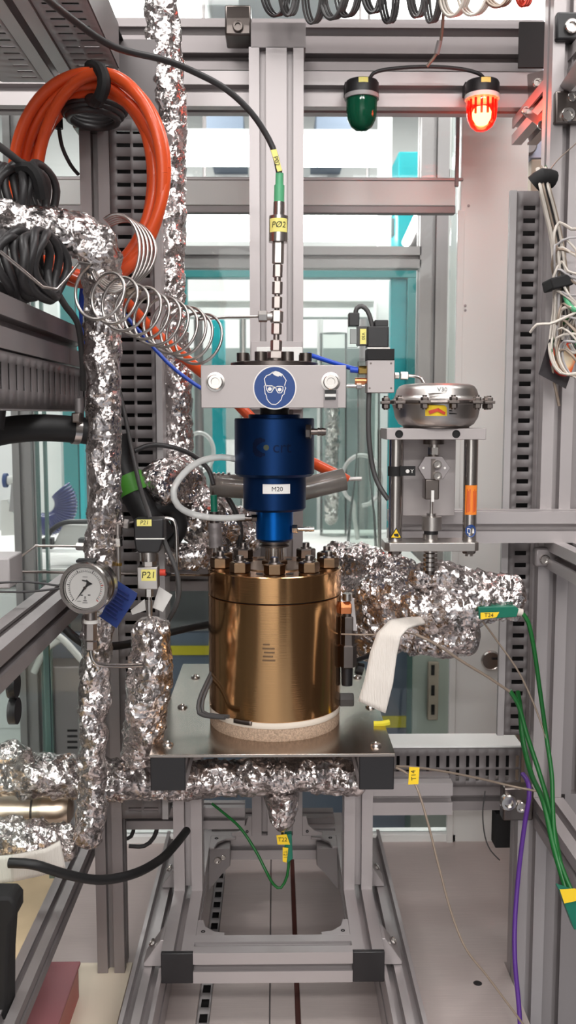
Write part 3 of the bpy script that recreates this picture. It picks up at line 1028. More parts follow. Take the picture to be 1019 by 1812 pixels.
# low horizontal duct at the right
t = duct_thing('cable_duct', 'grey horizontal slotted cable duct low on the right behind the plate', (.3, 1.46, .3))
a, b = q(640, 1322, 1.49), q(921, 1391, 1.49)
U, W_ = b.x - a.x, a.z - b.z
holes = []
n = int(U / .0165)
for i in range(n):
    u = .008 + i * .0165
    holes += [(u, .010, u + .0055, .029), (u, .033, u + .0055, .053)]
slotted(MB(), (a.x, 1.49, b.z), Xv, Zv, U, W_, holes).build('front_face', DUCT, t, solid=.0018)
MB().box((a.x, 1.485, a.z), (b.x, 1.545, a.z + .003)).build('cover', WHITEP, t)
MB().box((a.x, 1.535, b.z), (b.x, 1.537, a.z)).build('rear_face', BLACKM, t)
# overhead duct at the left, slots on its underside
t = duct_thing('cable_duct', 'wide grey overhead slotted cable duct running to the back at top left', (-.22, .9, 1.36))
x0, U, zc_ = -.2885, .066, 1.375
holes = []
for i in range(44):
    v = .01 + i * .0222
    holes += [(.010, v, .029, v + .0062), (.034, v, .055, v + .0062)]
slotted(MB(), (x0, .45, zc_), Xv, Yv, U, .99, holes).build('bottom_face', DUCTL, t, solid=.0018)  # paler than the duct's own grey, standing in for light bounced from below
MB().box((x0 + U, .45, zc_), (x0 + U + .002, 1.385, zc_ + .06)).box((x0 - .002, .45, zc_), (x0, 1.44, zc_ + .06)).build('side_face', DUCT, t)
MB().box((x0, .45, zc_ + .058), (x0 + U, 1.44, zc_ + .06)).build('cover', BLACKM, t)
MB().box((-.2385, 1.438, zc_ - .07), (-.172, 1.44, zc_ + .06)).build('end_face', DUCT, t)
t = duct_thing('cable_duct', 'narrow grey overhead slotted cable duct at the top left corner', (-.37, .9, 1.36))
x0, U = -.402, .062
holes = [(.034, .01 + i * .0222, .056, .01 + i * .0222 + .0062) for i in range(44)]
slotted(MB(), (x0, .45, zc_), Xv, Yv, U, .99, holes).build('bottom_face', DUCTL, t, solid=.0018)  # bounced light from below put into the colour here too
MB().box((x0 - .002, .45, zc_), (x0, 1.44, zc_ + .06)).box((x0 + U, .45, zc_), (x0 + U + .002, 1.44, zc_ + .06)).build('side_face', DUCT, t)
MB().box((x0, .45, zc_ + .058), (x0 + U, 1.44, zc_ + .06)).build('cover', BLACKM, t)
# duct under the left upper rail (slots upright, on its side face)
t = duct_thing('cable_duct', 'grey slotted cable duct under the left upper rail', (-.29, 1.0, .9))
holes = [(.01 + i * .03, .020, .01 + i * .03 + .0075, .048) for i in range(32)]
slotted(MB(), (-.286, .46, .893), Yv, Zv, .97, .06, holes).build('side_face', DUCT, t, solid=.0018)
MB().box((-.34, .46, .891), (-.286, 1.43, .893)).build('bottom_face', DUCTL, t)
MB().box((-.322, .46, .894), (-.32, 1.43, .953)).build('rear_face', BLACKM, t)

# ================================================================== SUPPORT FRAME AND PLATE
FXa, FXb = -0.1615, 0.153
fr = thing('support_frame', 'low aluminium profile stand with black end caps carrying the steel plate', 'stand', (0, 1.4, 0))
PZ = .452
for x0 in (FXa, FXb - .045):
    alu(MB(), (x0, 1.169, PZ - .049), (x0 + .045, 1.60, PZ - .004), 'Y').build('upper_rail', ALU, fr)
    MB().box((x0, 1.162, PZ - .049), (x0 + .045, 1.169, PZ - .004)).build('end_cap', BLACK, fr, bevel=.0012)
    alu(MB(), (x0, 1.411, .135), (x0 + .045, 1.456, PZ - .049), 'Z').build('upright', ALU, fr)
    alu(MB(), (x0, 1.245, .09), (x0 + .045, 1.70, .135), 'Y').build('lower_rail', ALU, fr)
    MB().box((x0, 1.238, .09), (x0 + .045, 1.245, .135)).build('end_cap', BLACK, fr, bevel=.0012)
    o = -.046 if x0 < 0 else .046
    alu(MB(), (x0 + o, .95, .002), (x0 + o + .045, 1.72, .092), 'Y', 1, 2).build('floor_rail', ALU, fr)
alu(MB(), (FXa + .045, 1.238, .09), (FXb - .045, 1.283, .135), 'X').build('cross_beam', ALU, fr)
alu(MB(), (FXa + .045, 1.605, .09), (FXb - .045, 1.65, .135), 'X').build('cross_beam', ALU, fr)
alu(MB(), (FXa + .045, 1.652, .112), (FXb - .045, 1.697, .146), 'X', k=.034).build('cross_beam', ALUD, fr)


def gusset(o, u, v, nrm, s, th=.004, m=ALU):
    """flat L shaped corner plate with a hollowed diagonal and a bolt"""
    o, u, v, nrm = V(o), V(u), V(v), V(nrm)
    P = [(0, 0), (1, 0), (1, .18), (.62, .26), (.3, .58), (.2, 1), (0, 1)]
    g = MB().prism([o + u * (a * s) + v * (b * s) for a, b in P], nrm * th).build('corner_gusset', m, fr, bevel=.0008)
    MB().lathe(o + u * (s * .24) + v * (s * .24) + nrm * th, nrm, [(s * .075, -.0005), (s * .075, .0006), (s * .05, .0006), (1e-4, -.0005)], 14).build('bolt_hole', DARKV, g)


xl, xr = FXa + .045, FXb - .045
gusset((xl, 1.283, .131), (1, 0, 0), (0, 1, 0), (0, 0, 1), .042)
gusset((xr, 1.283, .131), (-1, 0, 0), (0, 1, 0), (0, 0, 1), .042)
gusset((xl, 1.605, .131), (1, 0, 0), (0, -1, 0), (0, 0, 1), .045)
gusset((xr, 1.605, .131), (-1, 0, 0), (0, -1, 0), (0, 0, 1), .045)
for x, s in ((xl, 1), (xr, -1)):
    # upright brackets at the rear corners
    mb = MB()
    mb.prism([(x, 1.60, .128), (x + s * .036, 1.60, .128), (x + s * .036, 1.60, .096), (x + s * .022, 1.60, .082), (x, 1.57, .066)], (0, -.03, 0))
    b_ = mb.build('corner_bracket', ALUD, fr, bevel=.001)
    screw(fr, (x + s * .014, 1.57, .107), -Yv, .0065, STEEL)
    screw(fr, (x + s * .024, 1.57, .112), -Yv, .0045, STEEL)
    # outer brackets between lower rails and floor rails
    X_ = FXa if s > 0 else FXb
    for yy in (1.275, 1.50):
        mb = MB().prism([(X_, yy, .133), (X_ - s * .005, yy, .133), (X_ - s * .030, yy, .098), (X_ - s * .030, yy, .093), (X_, yy, .093)], (0, .036, 0))
        mb.build('side_bracket', ALU, fr, bevel=.001)
        screw(fr, (X_ - s * .018, yy + .018, .118), V((-s * .8, 0, .6)), .006, STEEL)
for x, s in ((CX0, -1), (CX1, 1)):
    gusset((x, 1.602, .137), (s, 0, 0), (0, 0, 1), (0, -1, 0), .036)

pl = thing('base_plate', 'polished steel plate under the bronze vessel', 'plate', (0, 1.36, PZ - .004))
MB().box((FXa - .001, 1.160, PZ - .004), (FXb + .001, 1.60, PZ)).build('sheet', PLATE, pl, bevel=.0006)
for x, y in ((297, 1318), (665, 1320), (323, 1252), (655, 1252), (346, 1199), (632, 1199)):
    c = qz(x, y, PZ)
    s_ = MB().lathe(c, Zv, [(.0075, 0), (.0075, .001), (.0062, .0032), (.0035, .0045), (.0028, .003), (1e-4, .003)], 18).build('button_screw', STEEL, pl)
c = qz(675, 1283, PZ)
MB().tube([c + V((-.011, 0, .002)), c + V((0, -.001, .0025)), c + V((.011, .001, .004))], .0042, 6).build('yellow_tag', YTAPE, label='small yellow wire tag lying on right of the steel plate', cat='tag')

# ================================================================== PRESSURE VESSEL
AX = q(486, 1120, 1.297)
AXx, AXy = AX.x, 1.297
VR = .0935
zt, zb = q(486, 1002, 1.297).z, .478
zs = q(486, 1047, 1.297).z
MB().lathe((AXx, AXy, PZ), Zv, [(.0915, 0), (.0925, .004), (.092, .014), (.0915, .0175)], 72).build('cork_ring', CORK, label='cork insulation ring between steel plate and vessel', cat='ring')
MB().lathe((AXx, AXy, PZ + .0175), Zv, [(.0925, 0), (.0930, .001), (.0930, zb - PZ - .0185), (.0925, zb - PZ - .0177)], 72).build('ceramic_ring', CERAM, label='white ceramic ring between cork ring and bronze vessel', cat='ring')
ves = thing('pressure_vessel', 'bronze tinted cylindrical pressure vessel with bolted lid', 'vessel', (AXx, AXy, zb))
h = zs - zb
MB().lathe((AXx, AXy, zb), Zv, [(VR - .001, 0), (VR, .001), (VR, h - .0012), (VR - .0012, h - .0006)], 96).build('body', BRONZE, ves, sharp=25)
MB().lathe((AXx, AXy, zs), Zv, [(VR - .003, -.001), (VR - .003, .0012)], 96).build('seal', BLACKM, ves)
h = zt - zs
MB().lathe((AXx, AXy, zs), Zv, [(VR - .0012, .0006), (VR, .0012), (VR, h - .001), (VR - .001, h)], 96).build('lid', BRONZE, ves, sharp=25)
MB().lathe((AXx, AXy, zt), Zv, [(.048, .0), (.047, .0014), (1e-4, .0014)], 48).build('lid_boss', BRONZEN, ves)
RB = .0785
first = None
for k in range(10):
    a = math.radians(36 * k)
    c = V((AXx + RB * math.sin(a), AXy - RB * math.cos(a), zt))
    n_ = MB().lathe(c, Zv, [(.0145, 0), (.0145, .002)], 20).hexa(c + Zv * .002, c + Zv * .0165, .0142).build('hex_nut', BRONZEN if k not in (4, 6) else STEELD, ves)
    MB().lathe(c, Zv, [(.0052, .016), (.0052, .024), (.0046, .025)], 14).lathe(c, Zv, [(.0085, .0165), (.0075, .0185)], 16).build('stud', STEELD, n_)
for a in (18, -18, 54, -54, 90, -90, 126, -126, 162, -162):
    a = math.radians(a)
    MB().lathe((AXx + .066 * math.sin(a), AXy - .066 * math.cos(a), zt), Zv, [(.0052, .0002), (.005, .0005), (1e-4, .0005)], 14).build('lid_hole', DARKV, ves)
ax2 = (AXx, AXy)
mb = MB()
for i, (x0, x1) in enumerate(((465, 477), (464, 486), (467, 486), (465, 483), (464, 487))):
    y = 1141 + i * 7
    zz = q(476, y, 1.2035).z
    a0, a1 = [(q(x, y, 1.2035).x - AXx) / VR for x in (x0, x1)]
    patch(mb, ax2, VR + .00015, a0, a1, zz - .0011, zz + .0011, 4)
mb.build('engraving', BRONZEN, ves, sharp=None)
# fittings on the right flank
X_ = AXx + VR
f_ = thing('side_fitting', 'dark steel fitting stack with copper nut on right flank of vessel', 'fitting', (X_ + .008, AXy - .01, .5))
yF = AXy - .012
zc = lambda y: q(612, y, yF).z
MB().hexa((X_ - .002, yF, zc(1076)), (X_ + .014, yF, zc(1076)), .0095).build('copper_nut', COPPER, f_)
MB().cyl((X_ + .0085, yF, zc(1062)), (X_ + .0085, yF, zc(1050)), .007).build('cap', STEEL, f_)
MB().cyl((X_ + .0085, yF, zc(1092)), (X_ + .0085, yF, zc(1072)), .006).build('neck', STEELD, f_)
MB().hexa((X_ + .0095, yF, zc(1180)), (X_ + .0095, yF, zc(1090)), .0095).build('body', STEELD, f_)
MB().hexa((X_ + .0095, yF, zc(1180)), (X_ + .0095, yF, zc(1140)), .0125).build('hex_nut', STEELD, f_)
MB().cyl((X_ + .0085, yF, zc(1212)), (X_ + .0085, yF, zc(1180)), .0078, .0085).build('black_boot', BLACK, f_)
MB().hexa((X_ - .002, yF, zc(1238)), (X_ + .018, yF, zc(1238)), .0105).build('lower_elbow', CABLEG, f_)
MB().prism([(X_ + .012, yF - .004, zc(1055)), (X_ + .017, yF - .004, zc(1060)), (X_ + .022, yF - .004, zc(1115)), (X_ + .015, yF - .004, zc(1115))], (0, .012, 0)).build('cover_strip', DUCTL, f_)
cable('thin_wire', 'thin dark wire from vessel flank to the white strap', [(604, 1122, 1.27), (640, 1123, 1.26), (700, 1122, 1.25), (722, 1120, 1.25), (740, 1125, 1.25)], .0011, TAUPE, 'wire')
cable('black_cable', 'short black cable behind the right flank of the vessel', [(622, 1172, 1.33), (650, 1162, 1.36), (690, 1150, 1.4)], .0035, BLACK)
MB().cyl(q(642, 1185, 1.36), q(630, 1182, 1.36), .009).build('valve_knob', BLACK, label='small black knob behind the white strap', cat='knob')
pts = [(374, 1190, 1.27), (362, 1215, 1.25), (352, 1240, 1.235), (352, 1262, 1.225), (372, 1268, 1.215), (398, 1270, 1.203)]
t = thing('heater_leads', 'two grey braided heater leads at the left foot of the vessel', 'cable', q(352, 1262, 1.225))
cable('lead', '', pts, .0028, CABLEG, parent=t)
cable('lead', '', [(p[0] + 7, p[1] - 2, p[2] + .004) for p in pts], .0028, CABLEG, parent=t)
c = q(420, 1272, 1.195)
mb = patch(MB(), ax2, VR + .0012, -.62, -.33, zb - .004, zb + .0015, 8)
mb.build('metal_strip', STEELD, label='dark metal strip under left front edge of bronze vessel', cat='strip', solid=.002)

# ================================================================== BLUE MAGNETIC DRIVE
zz = lambda y: q(486, y, 1.297).z
rr = lambda px: px * 1.285 / F
dr = thing('stirrer_drive', 'blue anodised magnetic stirrer drive above the vessel', 'drive', (AXx, AXy, zt))
o = (AXx, AXy, 0)


def step(name, m, prof, n=64, parent=dr):
    return MB().lathe(o, Zv, prof, n).build(name, m, parent, sharp=28)


step('neck', STEEL, [(rr(17), zt + .0014), (rr(17), zz(966))], 36)
MB().hexa((AXx, AXy, zt + .0014), (AXx, AXy, zt + .010), rr(23)).build('neck_nut', BRONZEN, dr)
step('neck_ring', STEELD, [(rr(19), zz(968)), (rr(27), zz(966)), (rr(27), zz(963)), (rr(23), zz(962)), (rr(23), zz(960)), (rr(28), zz(959)), (rr(28), zz(956)), (rr(24), zz(954.5))], 40)
step('lower_housing', BLUEL, [(rr(29), zz(956)), (rr(33.5), zz(952)), (rr(33.5), zz(903)), (rr(30), zz(901))])
step('middle_housing', BLUE, [(rr(52), zz(902)), (rr(56), zz(898)), (rr(56), zz(843)), (rr(54), zz(841))])
step('upper_housing', BLUE, [(rr(66), zz(842)), (rr(71), zz(837)), (rr(71), zz(742)), (rr(69.5), zz(740))])
step('upper_collar', BLUE, [(rr(46), zz(741)), (rr(46), zz(734)), (rr(44), zz(733))])
step('black_ring', BLACK, [(rr(26), zz(734)), (rr(26), zz(718))], 36)


def barb(parent, x0, x1, y, name='hose_barb', m=STEELD, r=6.5, nut=11, Y=1.265):
    a = q(x0, y, Y); k = 1 if x1 > x0 else -1
    L = abs(q(x1, y, Y).x - a.x)
    u = V((k, -.12, 0)).normalized()
    s = mm(1, a)
    mb = MB().hexa(a - u * .002, a + u * L * .22, nut * s)
    b_ = mb.build(name, m, parent)
    MB().lathe(a, u, [(r * .75 * s, L * .2), (r * .75 * s, L * .55), (r * s, L * .56), (r * .8 * s, L * .76), (r * s, L * .77), (r * .75 * s, L), (r * .4 * s, L)], 16).build('barb_tip', m, b_)


barb(dr, 543, 577, 764, r=7.5, nut=13, Y=1.252)
barb(dr, 519, 556, 936, m=STEEL, r=5, nut=8, Y=1.285)
barb(dr, 452, 420, 917, m=STEELD, r=6.5, nut=7, Y=1.29)
barb(dr, 419, 408, 812, m=STEELD, r=5, nut=6, Y=1.29)
a = q(490, 866, 1.297 - rr(56))
ap = (AXx, AXy)
Rm = rr(56) + .0004
mb = patch(MB(), ap, Rm, -.37, .50, q(490, 874, 1.253).z, q(490, 857, 1.253).z, 12)
lab = mb.build('name_label', PAPER, dr, sharp=None)
text('M20', .0062, (q(490.5, 866, 1.253).x, 0, q(490, 866, 1.253).z), INK, lab, bend=(ap, Rm + .0003))
Ru = rr(71) + .0004
cz = q(500, 792, 1.242).z
text('crt', .0155, (q(499, 792, 1.242).x, 0, cz), INKB, dr, name='engraved_logo', bend=(ap, Ru))
mb = MB()
cx = q(463, 792, 1.242)
sc_ = mm(1, cx)
def disc(mb, x, y, r, n=18, bend=None):
    vs = []
    for k in range(n):
        a = 2 * math.pi * k / n
        X = x + r * math.cos(a)
        th = math.asin((X - AXx) / Ru)
        vs.append((AXx + Ru * math.sin(th), AXy - Ru * math.cos(th), y + r * math.sin(a)))
    mb.add(vs, [tuple(range(n))])
for i in range(9):
    th = math.radians(75 + 210 * i / 8)
    rad = [3.2, 5.5, 6.5, 5.2, 4.0, 5.2, 6.5, 5.5, 3.2][i] * sc_ * .9
    disc(mb, cx.x + 13 * sc_ * math.cos(th) + 0 * sc_, cz + 13 * sc_ * math.sin(th), rad)
mb.build('engraved_logo', INKB, dr, sharp=None)
mb = MB(); disc(mb, q(471, 792, 1.242).x, cz, 5 * sc_)
mb.build('engraved_logo', INKO, dr, sharp=None)

# smoked motor sleeves behind the drive
t = thing('cooling_pipe', 'horizontal pipe in smoked clear sleeves passing behind the blue drive', 'pipe', q(500, 870, 1.36))
MB().tube([q(376, 858, 1.40), q(440, 862, 1.39)], mm(21, q(400, 860, 1.4)), 24, smooth=False).build('sleeve', SMOKE, t)
MB().tube([q(535, 866, 1.39), q(609, 848, 1.40)], mm(20, q(570, 860, 1.4)), 24, smooth=False).build('sleeve', SMOKE, t)
MB().tube([q(376, 858, 1.40), q(486, 866, 1.385), q(609, 848, 1.40)], mm(12, q(400, 860, 1.4)), 18, smooth=False).build('core_pipe', STEELD, t)
for x in (376, 384, 392, 402):
    MB().tube([q(x, 858, 1.40), q(x + 4, 858.2, 1.40)], mm(22.5, q(400, 860, 1.4)), 24, smooth=False).build('sleeve_ring', STEELD, t)
cable('orange_hose', 'end of orange hose hanging right behind the blue drive', [(400, 690, 1.47), (430, 725, 1.46), (500, 790, 1.46), (560, 822, 1.44), (600, 842, 1.43), (614, 850, 1.43)], .0085, ORANGE, 'hose', 12)
MB().cyl(q(612, 848, 1.43), q(640, 847, 1.43), .0032).build('hose_tip', STEEL, label='thin steel tip at end of the orange hose', cat='tip')
cable('clear_hose', 'milky clear hose looping left from the blue drive', [(416, 812, 1.29), (390, 809, 1.285), (355, 816, 1.27), (325, 838, 1.26), (307, 868, 1.25), (315, 895, 1.25), (345, 911, 1.26), (390, 917, 1.275), (432, 915, 1.285)], .0045, TUBECL, 'hose', 12)

# ================================================================== BRACKET WITH GOGGLES SIGN
YB_ = 1.225
br = thing('clamp_bracket', 'grey aluminium clamp block with eye protection sign', 'bracket', q(486, 722, YB_))
a, b = q(355, 646, YB_), q(612, 722, YB_)
MB().box((a.x, YB_, b.z), (b.x, YB_ + .022, a.z)).build('front_block', ALUB, br, bevel=.0008)
for x0, x1 in ((a.x + .012, a.x + .034), (b.x - .034, b.x - .012)):
    MB().box((x0, YB_ + .022, b.z + .012), (x1, 1.599, b.z + .036)).build('side_arm', ALUD, br, bevel=.0006)
MB().box((a.x + .012, YB_ + .022, b.z + .002), (b.x - .012, AXy + .07, b.z + .012)).build('under_plate', ALUD, br)
zq = q(486, 604, 1.58).z
MB().box((CX0 + .002, 1.58, b.z), (CX1 - .002, 1.599, zq)).build('post_plate', ALU, br, bevel=.0006)
MB().pbox(454, 614, 535, 645, 1.50, .02).build('white_block', WHITEP, br, bevel=.0006)
za_ = a.z
step2 = MB().lathe((AXx, AXy, za_), Zv, [(.060, -.02), (.060, .006), (.058, .007)], 48).build('top_flange', STEELD, br)
for k in range(8):
    a2 = math.radians(22.5 + 45 * k)
    c = V((AXx + .046 * math.sin(a2), AXy - .046 * math.cos(a2), za_ + .007))
    MB().cyl(c, c + Zv * .012, .0085, n=16).build('flange_bolt', STEELD, br)
for x in (381, 585):
    c = q(x, 676, YB_)
    MB().lathe(c, -Yv, [(.0125, 0), (.0125, .0012), (.0098, .0016), (.0098, .007), (.0088, .008), (.0055, .008), (.005, .004), (1e-4, .004)], 6 if False else 24).build('socket_bolt', STEEL, br)
MB().pbox(573, 690, 598, 722, YB_ - .002, .004).build('clip', ALUD, br)
MB().pbox(575, 690, 595, 696, YB_ - .004, .004).build('clip_band', BLACK, br)
MB().pbox(575, 697, 594, 702, YB_ - .004, .004).build('clip_band', WHITE, br)
MB().pbox(575, 703, 594, 707, YB_ - .004, .004).build('clip_band', BLACK, br)
# the sign
c = q(486, 686, YB_)
k = mm(1, c)
MB().lathe(c, -Yv, [(38.5 * k, 0), (38.5 * k, .0006)], 64).build('sign_rim', PAPER, br)
sg = MB().lathe(c, -Yv, [(36.3 * k, .0006), (36.3 * k, .0009)], 64).build('sign_face', SIGNB, br)


def sgp(x, y, d=.0011):
    return c + V(((x - 475) / 10.19 * k, -d, -(y - 465) / 10.19 * k))


def stroke(pts, wd=11, closed=False):
    mb = MB()
    P = [V((x, y, 0)) for x, y in pts]
    n = len(P)
    out = []
    for i in range(n):
        a_ = P[(i - 1) % n] if (closed or i) else P[i]
        b_ = P[(i + 1) % n] if (closed or i < n - 1) else P[i]
        d = (b_ - a_).normalized()
        nn = V((-d.y, d.x, 0)) * wd / 2
        out += [P[i] + nn, P[i] - nn]
    fs = []
    for i in range(n if closed else n - 1):
        j = (i + 1) % n
        fs.append((2 * i, 2 * i + 1, 2 * j + 1, 2 * j))
    return mb.add([sgp(p.x, p.y) for p in out], fs)


mb = MB()
for pts, cl, wd in (([(312, 425), (300, 375), (289, 305), (330, 250), (385, 232), (425, 200), (445, 185)], False, 16),
                    ([(600, 215), (650, 285), (682, 335), (665, 385), (652, 430)], False, 14),
                    ([(285, 440), (295, 500), (302, 570), (322, 600), (335, 670), (370, 720), (418, 762), (490, 768), (540, 735), (590, 680), (612, 605), (645, 580), (655, 520), (676, 470), (655, 445)], False, 14),
                    ([(285, 440), (300, 425), (345, 425)], False, 12),
                    ([(440, 445), (475, 468), (500, 460)], False, 30)):
    s_ = stroke(pts, wd, cl)
    mb.add(s_.v, s_.f)
for cx_, cy_ in ((386, 490), (562, 500)):
    P = [(cx_ - 68, cy_ - 48), (cx_ - 40, cy_ - 58), (cx_ + 40, cy_ - 58), (cx_ + 62, cy_ - 48), (cx_ + 60, cy_ + 10), (cx_ + 30, cy_ + 58), (cx_ - 25, cy_ + 58), (cx_ - 55, cy_ + 10)]
    s_ = stroke(P, 16, True); mb.add(s_.v, s_.f)
    P = [(cx_ + 36 * math.cos(t_), cy_ + 34 * math.sin(t_)) for t_ in np.linspace(0, 6.0, 14)]
    mb.add([sgp(x, y) for x, y in P][::-1], [tuple(range(14))])
hair = [(425, 205), (440, 185), (490, 166), (540, 180), (590, 205), (606, 235), (596, 272), (570, 252), (540, 268), (500, 258), (460, 235)]
mb.add([sgp(x, y) for x, y in hair][::-1], [tuple(range(len(hair)))])
mb.build('sign_symbol', PAPER, sg, sharp=None)

# ================================================================== FITTING STACK WITH PRESSURE SENSOR
SX = lambda y: q(488 + (640 - y) * .02, y, 1.297)
st = thing('fitting_stack', 'upright chain of steel tube fittings above the clamp block', 'fitting', SX(642))


STEELM = mat('satin_steel', srgb(176, 166, 162), 1, 0.3)


def seg(y0, y1, wpx, kind, m=STEELM, parent=st, name='hex_nut'):
    a_, b_ = SX(y1), SX(y0)
    r = wpx / 2 * 1.28 / F
    mb = MB()
    if kind == 'h':
        mb.hexa(a_, b_, r * 1.08)
    else:
        mb.cyl(a_, b_, r, n=20)
    return mb.build(name, m, parent)


seg(300, 645, 9, 'c', STEELD, name='tube')
seg(635, 645, 46, 'c', STEELD, name='flange')
seg(622, 636, 33, 'h')
seg(602, 621, 19, 'h')
seg(590, 602, 11, 'c', name='ferrule')
seg(572, 592, 17, 'h')
seg(550, 571, 21, 'h', STEELB, name='tee_body')
seg(525, 546, 17, 'h')
seg(507, 524, 10, 'c', name='ferrule')
seg(498, 521, 17, 'h')
seg(490, 499, 12, 'c', name='ferrule')
seg(468, 491, 16, 'h')
seg(429, 467, 19, 'h', STEELB, name='adapter')
a_ = q(473, 560, 1.297); b_ = q(457, 560, 1.297)
MB().hexa(a_, b_, mm(10, a_)).build('tee_nut', STEELB, st)
MB().cyl(a_, q(482, 560, 1.297), mm(7, a_)).build('tee_arm', STEELB, st)
ps = thing('pressure_sensor', 'steel pressure sensor with green plug and yellow label P02', 'sensor', SX(428))
seg(383, 429, 34, 'c', STEEL, ps, 'body')
seg(358, 384, 20, 'c', STEEL, ps, 'collar')
seg(372, 379, 15, 'c', BLACK, ps, 'seal_ring')
seg(328, 360, 18, 'c', GREENP, ps, 'green_plug')
seg(307, 330, 14, 'c', GREENP, ps, 'green_plug')
c = SX(401); r = 17 * 1.28 / F
lab = patch(MB(), (c.x, 1.297), r + .0003, -1.05, 1.0, SX(413).z, SX(389).z, 12).build('yellow_label', YELLOW, ps, sharp=None)
text('PØ2', .0078, (c.x, 0, c.z), INK, lab, bend=((c.x, 1.297), r + .0006), shear=.15)
cb = cable('sensor_cable', 'black cable arching from top left down to the green plug', [(40, -40, 1.0), (120, 28, 1.10), (200, 82, 1.17), (290, 106, 1.22), (345, 128, 1.25), (400, 158, 1.27), (445, 200, 1.285), (475, 245, 1.295), (487, 275, 1.297), (494, 308, 1.297)], .0042, CABLEB, 'cable', 12)
tg = MB().prism([q(479, 266, 1.29), q(489, 264, 1.29), q(499, 302, 1.29), q(491, 304, 1.29)], (0, -.0012, 0)).build('cable_flag', YELLOW, cb)
text('P02', .006, q(489, 285, 1.288), INK, tg, u=(.28, 0, -1), v=(1, 0, .28))

# steel capillary spiral
pts = [q(0, 445, 1.02), q(40, 478, 1.04), q(75, 508, 1.06), q(100, 512, 1.08), q(120, 490, 1.09), q(140, 465, 1.09)]
c0, c1 = q(160, 512, 1.06), q(356, 602, 1.25)
A_ = (c1 - c0).normalized()
u = V((.55, -.6, .1)); u = (u - A_ * u.dot(A_)).normalized(); v = A_.cross(u)
if v.z < 0: v = -v
N = 330
turns = 11.0
for i in range(N + 1):
    f = i / N
    th = math.pi / 2 + turns * 2 * math.pi * f
    rad = (.028 + .0055 * f) * (1 + .05 * math.sin(f * 40))
    pts.append(c0.lerp(c1, f ** .85) + u * rad * math.cos(th) + v * rad * math.sin(th))
pts += [q(352, 565, 1.25), q(400, 561, 1.28), q(460, 560, 1.297)]
MB().tube(pts, .0019, 7, smooth=False).build('capillary_spiral', STEELB, label='thin steel capillary wound in a long open spiral left of the fittings', cat='tube', sharp=60)
t = thing('capillary_coil', 'grey bundle of thin steel capillary loops hanging beside the tall foil pipe', 'tube', q(205, 520, 1.3))
for i in range(5):
    c = q(203 + i * 4, 447, 1.165 + i * .006)
    P = []
    for k in range(26):
        th = math.radians(120 - 270 * k / 25)
        P.append(c + V((math.cos(th) * mm(44 + i * 3, c), .02 * math.sin(th), math.sin(th) * mm(72 - i * 3, c))))
    MB().tube(P, .0021, 6).build('loop', STEELB, t, sharp=60)
MB().tube([q(210, 505, 1.17), q(225, 520, 1.17), q(245, 515, 1.18)], .006, 8).build('tie', TAUPE, t)

# ================================================================== ORANGE HOSE COIL
oc = thing('orange_hose_coil', 'coil of thick orange hose hung on the rack at upper left', 'hose', q(150, 495, 1.27))
for i, (rx, ry, dx, dy, dY) in enumerate(((156, 188, 0, 0, 0), (140, 176, -4, 10, .014), (134, 186, 16, 4, -.014), (150, 170, -4, 14, .026), (128, 170, 8, 8, .034))):
    c = q(153 + dx, 317 + dy, 1.26 + dY)
    P = []
    for k in range(40):
        th = 2 * math.pi * k / 40
        P.append(c + V((math.cos(th) * mm(rx - 9, c), -.05 * math.cos(th) + .01 * math.sin(2 * th + i), math.sin(th) * mm(ry - 9, c))))
    MB().tube(P, mm(10.5, c), 12, closed=True, step=.01).build('loop', ORANGE, oc, sharp=60)
cable('orange_hose', 'orange hose running down behind the capillary spiral to the clamp block', [(205, 515, 1.36), (235, 548, 1.38), (275, 590, 1.40), (320, 628, 1.42), (370, 670, 1.45), (420, 715, 1.47)], .0085, ORANGE, 'hose', 12)
MB().tube([q(160, 118, 1.30), q(176, 122, 1.23), q(184, 140, 1.215), q(182, 160, 1.215), q(172, 178, 1.23), q(160, 172, 1.29), q(158, 140, 1.30)], .0085, 10).build('hook_strap', BLACKM, label='black strap holding the orange hose coil', cat='strap')
t = thing('cable_roll', 'flat roll of dark cable under the overhead duct behind the orange hose', 'cable', q(165, 215, 1.33))
for i in range(5):
    c = q(165, 178 + i * 8, 1.33)
    P = [c + V((math.cos(a) * mm(70 - 7 * i, c), math.sin(a) * .04, 0)) for a in np.linspace(0, 6.28, 20)[:-1]]
    MB().tube(P, .0052, 8, closed=True).build('loop', CABLEB, t, sharp=60)
cable('hanging_cable', 'thin black cable with plug hanging behind the orange hose', [(102, 200, 1.34), (104, 225, 1.34), (110, 260, 1.35), (125, 292, 1.36), (138, 308, 1.38)], .0028, BLACK)
MB().cyl(q(103, 205, 1.34), q(104, 228, 1.34), .006).build('plug', BLACK, label='small black plug left of the dark cable roll', cat='plug')

